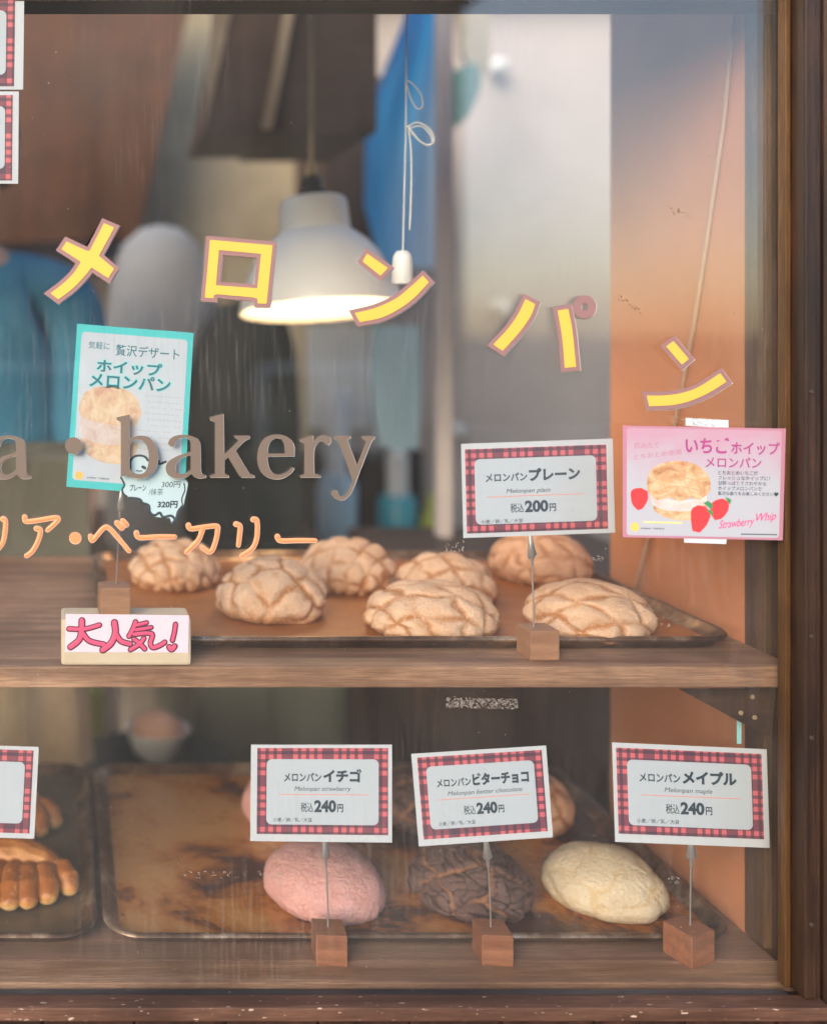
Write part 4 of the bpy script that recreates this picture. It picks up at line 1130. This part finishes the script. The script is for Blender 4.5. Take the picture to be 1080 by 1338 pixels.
# ------------------------------------------------------------------ inside the shop, out of focus
def slab(name, loop, Y, depth, m, label, cat, smooth=False, parent=None):
    o = put(name, MB().prism([loop], lambda a, b, d: P(a, b, Y) + Vector((0, d - Y, 0)), Y, Y + depth), m, parent)
    if label: tag(o, label, cat)
    return o
box_px = lambda x0, y0, x1, y1: [(x0, y0), (x1, y0), (x1, y1), (x0, y1)]
slab('leaning_board', [(-260, -60), (262, -60), (180, 312), (-260, 325)], 2.75, .04, M['brown_panel'], 'broad brown wooden board across the back wall, behind the メ', 'board')
slab('wall_panel', box_px(176, -60, 408, 640), 3.05, .045, M['beige'], 'beige plaster panel on the back wall behind the lamp', 'wall panel')
bxo = empty('ceiling_box', P(380, 170, 2.0)); tag(bxo, 'dark wooden box hanging from the ceiling above the lamp', 'ceiling box')
slab('box_body', [(386, -60), (492, -60), (492, 172), (352, 172), (352, 150)], 2.0, .35, M['box_wood'], None, None, parent=bxo)
slab('box_panel', [(312, -20), (384, -20), (350, 172), (269, 172)], 1.99, .30, M['soffit'], None, None, parent=bxo)
slab('box_trim', [(281, -20), (310, -20), (268, 166)], 1.985, .02, M['trim'], None, None, parent=bxo)
slab('box_batten', [(378, -20), (392, -20), (356, 168), (342, 168)], 1.975, .012, M['trim'], None, None, parent=bxo)
slab('cupboard', box_px(424, 100, 520, 330), 2.7, .35, M['soffit'], 'dark brown wall cupboard behind the lamp cord', 'cupboard')
# dark machine with a rounded hood
mo = empty('dough_mixer', P(330, 720, 2.15)); mo.location.z = .03; tag(mo, 'dark rounded kitchen machine standing behind the lamp', 'machine')
hood = smooth_loop([(246, 560), (252, 490), (272, 430), (300, 400), (330, 390), (362, 402), (384, 450), (392, 560), (392, 700), (246, 700)], n=4)
slab('hood', hood, 2.15, .34, M['dark_teal'], None, None, parent=mo)
a0, a1 = P(250, 0, 2.16), P(390, 0, 2.16)
put('machine_base', MB().box(a0.x, a1.x, 2.16, 2.5, .03, P(0, 701, 2.16).z, .01), M['dark_teal'], mo)
sk = P(210, 0, 2.35); sz0 = .86
prof = [(.0001, 0), (.10, .0), (.122, .04), (.125, .3), (.122, .5), (.112, .62), (.085, .69), (.045, .725), (.0001, .735)]
mb = MB().lathe(prof, 40, Matrix.Translation((sk.x, 2.35, sz0)))
for v in mb.v:
    k_ = 1 + .06 * noise.noise(v * 7); v.x = sk.x + (v.x - sk.x) * k_; v.y = 2.35 + (v.y - 2.35) * k_
tag(put('flour_sack', mb, M['sack'], smooth=True), 'pale rounded flour sack standing behind the teal poster', 'sack')
bc = empty('work_counter', (.2, 2.5, .03)); tag(bc, 'grey green work counter behind the display shelves', 'counter')
put('counter_top', MB().box(-1.3, .62, 2.02, 3.0, .83, .86, .004), M['soffit'], bc)
c0, c1 = P(252, 0, 2.1).x, P(452, 0, 2.1).x
put('cabinet', MB().box(c0, c1, 2.1, 2.98, .05, .829, .004), M['cab_green'], bc)
put('cabinet_door', MB().box(c0 + .02, (c0 + c1) / 2 - .005, 2.085, 2.099, .09, .80, .003), M['cab_green'], bc)
put('cabinet_door', MB().box((c0 + c1) / 2 + .005, c1 - .02, 2.085, 2.099, .09, .80, .003), M['cab_green'], bc)
put('leg', MB().box(.075, .105, 2.1, 2.13, .03, .829, .002), M['pale_pole'], bc)
put('leg', MB().box(-1.25, -1.21, 2.1, 2.14, .03, .829, .002), M['pale_pole'], bc)
# items on a small side rack
rk = empty('storage_rack', (P(500, 0, 2.8).x, 2.9, .03)); tag(rk, 'dark storage rack with pale bottles, under the blue tarp', 'rack')
rx0, rx1 = P(405, 0, 2.8).x, P(590, 0, 2.8).x
zr = P(0, 724, 2.8).z
put('rack_shelf', MB().box(rx0, rx1, 2.72, 3.02, zr - .025, zr - .001, .002), M['soffit_dark'], rk)
put('rack_back', MB().box(rx0, rx1, 3.021, 3.035, .03, P(0, 590, 3.0).z, .002), M['soffit_dark'], rk)
put('rack_leg', MB().box(rx0, rx0 + .03, 2.73, 3.01, .03, zr - .026), M['soffit_dark'], rk)
put('rack_leg', MB().box(rx1 - .03, rx1, 2.73, 3.01, .03, zr - .026), M['soffit_dark'], rk)
def bottle(px, top, bot, wpx, Y, m, capm, label, cap=.3, shoulder=.55):
    c = P(px, 0, Y); z0 = P(0, bot, Y).z; z1 = P(0, top, Y).z; r = wpx / 2 / F * Y; H = z1 - z0
    e = put('bottle', MB().lathe([(.0001, 0), (r * .95, 0), (r, .01), (r, H * shoulder), (r * .8, H * (shoulder + .08)), (r * .5, H * (1 - cap)), (.0001, H * (1 - cap))], 28, Matrix.Translation((c.x, Y, z0))), m, smooth=40)
    put('cap', MB().lathe([(.0001, H * (1 - cap)), (r * .55, H * (1 - cap)), (r * .55, H * .97), (r * .4, H), (.0001, H)], 24, Matrix.Translation((c.x, Y, z0 + .0005))), capm, e, smooth=40)
    return tag(e, label, 'bottle')
bottle(519, 590, 724, 50, 2.84, M['teal_plastic'], M['white_plastic'], 'blurry teal bottle with a white cap behind the upper tray', .45, .5)
bottle(440, 505, 724, 50, 2.84, M['pale_blue'], M['white_plastic'], 'blurry pale bottle with a tall white cap, behind the serif y', .55, .4)
bottle(566, 645, 724, 30, 2.8, M['lime'], M['lime'], 'small yellow green bottle beside the pale bar', .25, .6)
slab('wall_sheet', box_px(404, 425, 482, 560), 2.9, .03, M['white_plastic'], 'cream sheet on the back wall under the lamp', 'sheet')
slab('pale_towel', smooth_loop([(488, 425), (548, 425), (550, 500), (546, 585), (520, 590), (496, 580), (486, 500)], n=3), 2.33, .02, M['pale_blue'], 'pale blue towel hanging under the blue tarp', 'towel')
# reflection in the pane built as a hanging sheet: blue tarp
mb = MB(); nu, nv = 26, 30; fr, bk, tuv = [], [], []
for j in range(nv + 1):
    v = j / nv; yv = -60 + 410 * v
    xl = 545 - 66 * sstep(np.array([min(1, (v) / .62)]))[0] + (22 * max(0, v - .8) / .2); xr = 579 - 4 * v
    for i in range(nu + 1):
        u = i / nu; tuv.append((u + 1e-4, v))
        fold = .018 * math.sin(u * 15 + v * 2) * (.5 + v * .5)
        p = P(xl + (xr - xl) * u, yv, 2.5 + .3 * u); p.y += fold; fr.append(p); bk.append(p + Vector((0, .0015, 0)))
W_ = nu + 1; N_ = len(fr)
ff = [(j * W_ + i, j * W_ + i + 1, (j + 1) * W_ + i + 1, (j + 1) * W_ + i) for j in range(nv) for i in range(nu)]
ff += [tuple(N_ + k for k in f[::-1]) for f in ff]
rim = list(range(W_)) + [j * W_ + nu for j in range(1, nv + 1)] + [nv * W_ + i for i in range(nu - 1, -1, -1)] + [j * W_ for j in range(nv - 1, 0, -1)]
ff += [(rim[k], rim[(k + 1) % len(rim)], N_ + rim[(k + 1) % len(rim)], N_ + rim[k]) for k in range(len(rim))]
mb.add(fr + bk, ff, tuv + tuv)
tag(put('blue_streak', mb, M['streak_cloth'], smooth=60), 'vivid blue tarp sheet with paler lower edge, standing in for a reflection by the lamp', 'streak')
pp0, pp1 = P(574, 0, 1.9).x, P(592, 0, 1.9).x  # narrow pale full-height bar
tag(put('pale_bar', MB().box(pp0, pp1, 1.9, 1.93, .03, 2.36, .003), M['pale_pole']), 'slim pale upright bar between the blue tarp and grey wall', 'post')
slab('reflection_strip', smooth_loop([(598, -60), (640, -60), (640, 92), (628, 100), (604, 70)], n=2), 2.4, .02, M['beige'], 'pale strip standing in for a reflection, high before the grey wall', 'strip')  # pale reflection given a solid shape
slab('green_reflection', smooth_loop([(596, 90), (622, 82), (628, 110), (612, 150), (592, 168), (586, 130)], n=3), 2.38, .02, mat('reflection_green', (.10, .22, .20), .9), 'small dark green mitt standing in for a reflection, by the grey wall', 'blur')  # dark green reflection built as a small flat shape
for q in ((650, 402), (593, 562), (648, 88)):  # added round shapes standing in for out-of-focus light spots
    c = P(q[0], q[1], 3.06)
    tag(put('light_spot', MB().lathe([(.0001, -.045), (.018, -.042), (.026, -.02), (.022, .0), (.012, .01), (.012, .04)], 20, Matrix.Translation(c) @ Matrix.Rotation(R(-90), 4, 'X')), M['white_plastic'], smooth=True),
        {650: 'round white spot for a blurred light between ン and パ', 593: 'round white spot for a blurred light, low by the pale bar', 648: 'round white spot for a bright reflected dot, high under the pale strip'}[q[0]], 'knob', 'white spots for blurred lights before the grey wall')
# brown cabinet behind the lower tray
k0, k1_ = P(545, 0, 1.6).x, .66
cbn = put('storage_cabinet', MB().box(k0, k1_ + .3, 1.6, 2.0, .03, .985, .005), M['soffit'])
tag(cbn, 'dark brown cabinet behind the lower tray and the bracket', 'cabinet')
put('cabinet_door', MB().box(k0 + .02, k1_ + .02, 1.585, 1.599, .07, .96, .004), M['soffit'], cbn)
slab('note_card', box_px(482, 905, 514, 952), 1.95, .004, M['sack'], 'pale note card between the lower trays and the shelf', 'card')
put_y = P(128, 0, 1.98)
slab('yellow_box', box_px(112, 905, 136, 968), 1.98, .12, M['lime'], 'small dull yellow box behind the lower trays', 'box')
st = empty('stool', (P(206, 0, 1.75).x, 1.80, .03)); tag(st, 'dark stool under the white bowl', 'stool')
zs = P(0, 1006, 1.75).z
put('seat', MB().lathe([(.0001, 0), (.13, 0), (.135, .012), (.13, .025), (.0001, .025)], 32, Matrix.Translation((st.location.x, 1.8, zs - .026))), M['dark_teal'], st)
for a in range(4):
    ca, sa = math.cos(a * 1.571 + .78) * .1, math.sin(a * 1.571 + .78) * .1
    put('leg', MB().tube([Vector((st.location.x + ca * 1.2, 1.8 + sa * 1.2, .03)), Vector((st.location.x + ca, 1.8 + sa, zs - .026))], .011, 10, tips=False), M['dark_teal'], st)
bw = put('bowl', MB().lathe([(.0001, 0), (.028, 0), (.040, .012), (.053, .045), (.055, .052), (.051, .051), (.038, .016), (.0001, .008)], 36, Matrix.Translation((P(206, 0, 1.8).x, 1.8, zs))), M['white_plastic'], smooth=50)
tag(bw, 'white bowl of pinkish dough, blurred behind the empty amber tray', 'bowl')
mb = MB().lathe([(.046, .042), (.040, .062), (.022, .076), (.0001, .080)][::-1], 28, Matrix.Translation((P(206, 0, 1.8).x, 1.8, zs)))
for v in mb.v: v.z += .008 * noise.noise(v * 40)
put('dough', mb, M['skin'], bw, smooth=True)

# ------------------------------------------------------------------ person behind the case
def skin_mesh(name, joints, bones, m, parent, sub=2, root=0):
    """joints: (x, y, z, rx, ry) ; grown with the skin modifier then applied"""
    off = origin_of(parent)
    me = bpy.data.meshes.new(name)
    me.from_pydata([tuple(Vector(j[:3]) - off) for j in joints], bones, [])
    o = bpy.data.objects.new(name, me); col.objects.link(o); o.parent = parent
    o.modifiers.new('skin', 'SKIN').use_smooth_shade = True
    sd = o.modifiers.new('sub', 'SUBSURF'); sd.levels = sub; sd.render_levels = sub
    for i, sv in enumerate(me.skin_vertices[0].data):
        sv.radius = (joints[i][3], joints[i][4]); sv.use_root = (i == root)
    dg = bpy.context.evaluated_depsgraph_get()
    new = bpy.data.meshes.new_from_object(o.evaluated_get(dg), depsgraph=dg)
    o.modifiers.clear(); o.data = new; new.materials.clear(); new.materials.append(m)
    new.polygons.foreach_set('use_smooth', [True] * len(new.polygons))
    return o
def person():
    x, y = -.175, 1.80
    r = empty('person', (x, y, .03)); tag(r, 'person in blue shirt and tan apron, standing cut off behind the claw pastries', 'person')
    J = [(x, y, .95, .15, .11), (x, y, 1.12, .135, .10), (x, y, 1.32, .15, .105), (x, y, 1.44, .09, .08), (x, y, 1.50, .05, .05), (x, y - .01, 1.56, .055, .06), (x, y - .01, 1.66, .076, .092), (x, y, 1.74, .06, .075)]
    Bn = [(i, i + 1) for i in range(7)]
    for s in (-1, 1):
        b = len(J)
        J += [(x + s * .17, y, 1.405, .06, .06), (x + s * .192, y - .02, 1.13, .046, .046), (x + s * .17, y - .20, .99, .036, .036), (x + s * .13, y - .27, .965, .028, .034), (x + s * .11, y - .33, .955, .02, .036)]
        Bn += [(3, b), (b, b + 1), (b + 1, b + 2), (b + 2, b + 3), (b + 3, b + 4)]
        b = len(J)
        J += [(x + s * .09, y, .86, .095, .095), (x + s * .095, y - .01, .50, .062, .065), (x + s * .095, y + .02, .10, .04, .045), (x + s * .10, y - .09, .055, .04, .03)]
        Bn += [(0, b), (b, b + 1), (b + 1, b + 2), (b + 2, b + 3)]
    body = skin_mesh('body', J, Bn, M['skin'], r)
    nose = MB().tube([(x, y - .100, 1.66), (x, y - .118, 1.635), (x, y - .105, 1.625)], [.007, .012, .01], 10)
    put('nose', nose, M['skin'], body, smooth=True)
    for s in (-1, 1):
        put('eye', MB().lathe([(.0001, .011), (.008, .008), (.011, 0), (.008, -.008), (.0001, -.011)], 14, Matrix.Translation((x + s * .03, y - .088, 1.665))), M['hair'], body, smooth=True)
        put('ear', MB().tube([(x + s * .078, y + .005, 1.685), (x + s * .084, y + .012, 1.66), (x + s * .076, y + .005, 1.63)], [.012, .014, .009], 10), M['skin'], body, smooth=True)
        hx, hy, hz = x + s * .11, y - .335, .955
        fg = MB()
        for k_ in range(4):
            fx = hx + (k_ - 1.5) * .019; Lf = (.062, .072, .068, .052)[k_]
            fg.tube([(fx, hy, hz), (fx, hy - Lf * .55, hz - .006), (fx, hy - Lf, hz - .022)], [.0095, .0088, .0075], 10)
        fg.tube([(hx - s * .034, hy + .035, hz), (hx - s * .058, hy + .005, hz - .008), (hx - s * .062, hy - .022, hz - .016)], [.012, .0105, .008], 10)
        put('fingers', fg, M['skin'], body, smooth=True)
    put('mouth', MB().tube([(x - .022, y - .093, 1.60), (x, y - .101, 1.597), (x + .022, y - .093, 1.60)], .004, 8), M['red_ink'], body, smooth=True)
    hm = MB().lathe([(.0001, .125), (.05, .112), (.085, .07), (.094, .02), (.09, -.03), (.08, -.07)], 32, Matrix.Translation((x, y + .022, 1.68)))
    put('hair', hm, M['hair'], body, smooth=True)
    SJ = [(x, y, .98, .168, .128), (x, y, 1.12, .185, .125), (x, y, 1.32, .20, .128), (x, y, 1.445, .10, .092), (x, y, 1.485, .062, .062)]
    SB = [(0, 1), (1, 2), (2, 3), (3, 4)]
    for s in (-1, 1):
        b = len(SJ)
        SJ += [(x + s * .178, y, 1.42, .078, .074), (x + s * .200, y - .02, 1.24, .066, .062), (x + s * .196, y - .03, 1.12, .06, .058)]
        SB += [(3, b), (b, b + 1), (b + 1, b + 2)]
    skin_mesh('shirt', SJ, SB, M['blue_shirt'], body)
    TJ = [(x, y, .96, .16, .12)]; TB = []
    for s in (-1, 1):
        b = len(TJ); TJ += [(x + s * .09, y, .86, .105, .105), (x + s * .096, y - .01, .50, .08, .08), (x + s * .096, y + .02, .12, .065, .065)]; TB += [(0, b), (b, b + 1), (b + 1, b + 2)]
    skin_mesh('trousers', TJ, TB, M['trousers'], body)
    mb = MB(); vv = []; nn = 90; rows = 22
    for j in range(rows + 1):
        v = j / rows
        for i in range(nn):
            a = 2 * math.pi * i / nn
            fold = 1 + (.015 + .07 * v) * math.sin(a * 11 + v * 3 + 1.2 * math.sin(a * 3)) + .02 * math.sin(a * 5 + v * 7)
            rx, ry = (.182 + .05 * v) * fold, (.145 + .05 * v) * fold
            vv.append(Vector((x + rx * math.cos(a), y + ry * math.sin(a), 1.03 - .62 * v)))
    ff = [(j * nn + i, j * nn + (i + 1) % nn, (j + 1) * nn + (i + 1) % nn, (j + 1) * nn + i) for j in range(rows) for i in range(nn)]
    mb.add(vv, ff); put('apron', mb, M['tan_cloth'], body, smooth=True)
person()

cr = empty('crate_trolley', (P(-10, 0, 1.5).x, 1.5, .03)); tag(cr, 'dark olive crate trolley standing behind the upper shelf end', 'trolley')
ca, cb_ = P(-190, 0, 1.46).x, P(118, 0, 1.46).x; cz0, cz1 = P(0, 812, 1.46).z, P(0, 592, 1.46).z
M['olive'] = stained('olive_plastic', (.07, .068, .05), (.12, .115, .085), 6, .7)
put('crate', MB().box(ca, cb_, 1.46, 1.472, cz0, cz1, .003).box(ca, cb_, 1.60, 1.612, cz0, cz1, .003).box(ca, ca + .012, 1.4725, 1.5995, cz0, cz1, .002).box(cb_ - .012, cb_, 1.4725, 1.5995, cz0, cz1, .002), M['olive'], cr)
put('platform', MB().box(ca, cb_, 1.46, 1.612, cz0 - .02, cz0 - .0005, .003), M['olive'], cr)
for lx in (ca + .012, ca + .05):
    for ly in (1.475, 1.597): put('leg', MB().tube([(lx, ly, .03), (lx, ly, cz0 - .021)], .011, 10, tips=False), M['dark_teal'], cr)

# ------------------------------------------------------------------ across the street (seen as reflections in the pane)
def house(name, x0, x1, y0, y1, h, wallm, roofm, label, awn=None):
    r = empty(name, ((x0 + x1) / 2, y1, 0)); tag(r, label, 'house')
    put('wall', MB().box(x0, x1, y0, y1, 0, h), wallm, r)
    put('roof', MB().prism([[(x0 - .1, h), (x1 + .02, h), (x1 - .1, h + .35), (x0 + .4, h + .35)]], lambda a, b, d: Vector((a, d, b)), y0 - .3, y1 + .5), roofm, r)
    n = max(2, int((x1 - x0) / 1.5)); step = (x1 - x0) / n
    for k_ in range(n):
        for lev in ((.5, 1.15),):
            if lev[1] > h - .3: continue
            xc = x0 + step * (k_ + .5)
            wn = put('window', MB().box(xc - .42, xc + .42, y1 - .02, y1 + .04, lev[0], lev[1], .01), M['white_plastic'], r)
            put('window_glass', MB().box(xc - .36, xc + .36, y1 + .041, y1 + .05, lev[0] + .06, lev[1] - .06), M['dark_teal'], wn)
    return r
gw = put('garden_wall', MB().box(2.86, 12, -5.75, -5.6, 0, .62, .02).box(2.84, 12.02, -5.78, -5.57, .621, .67, .01), stained('pink_stucco', (.66, .56, .52), (.74, .64, .60), 1, .9))
tag(gw, 'low pale rendered wall across the street, mirrored in the pane', 'wall')
house('timber_house', -1.3, 2.74, -9.5, -5.4, 3.6, M['cladding'], M['soffit_dark'], 'dark timber house across the street, mirrored in the pane')
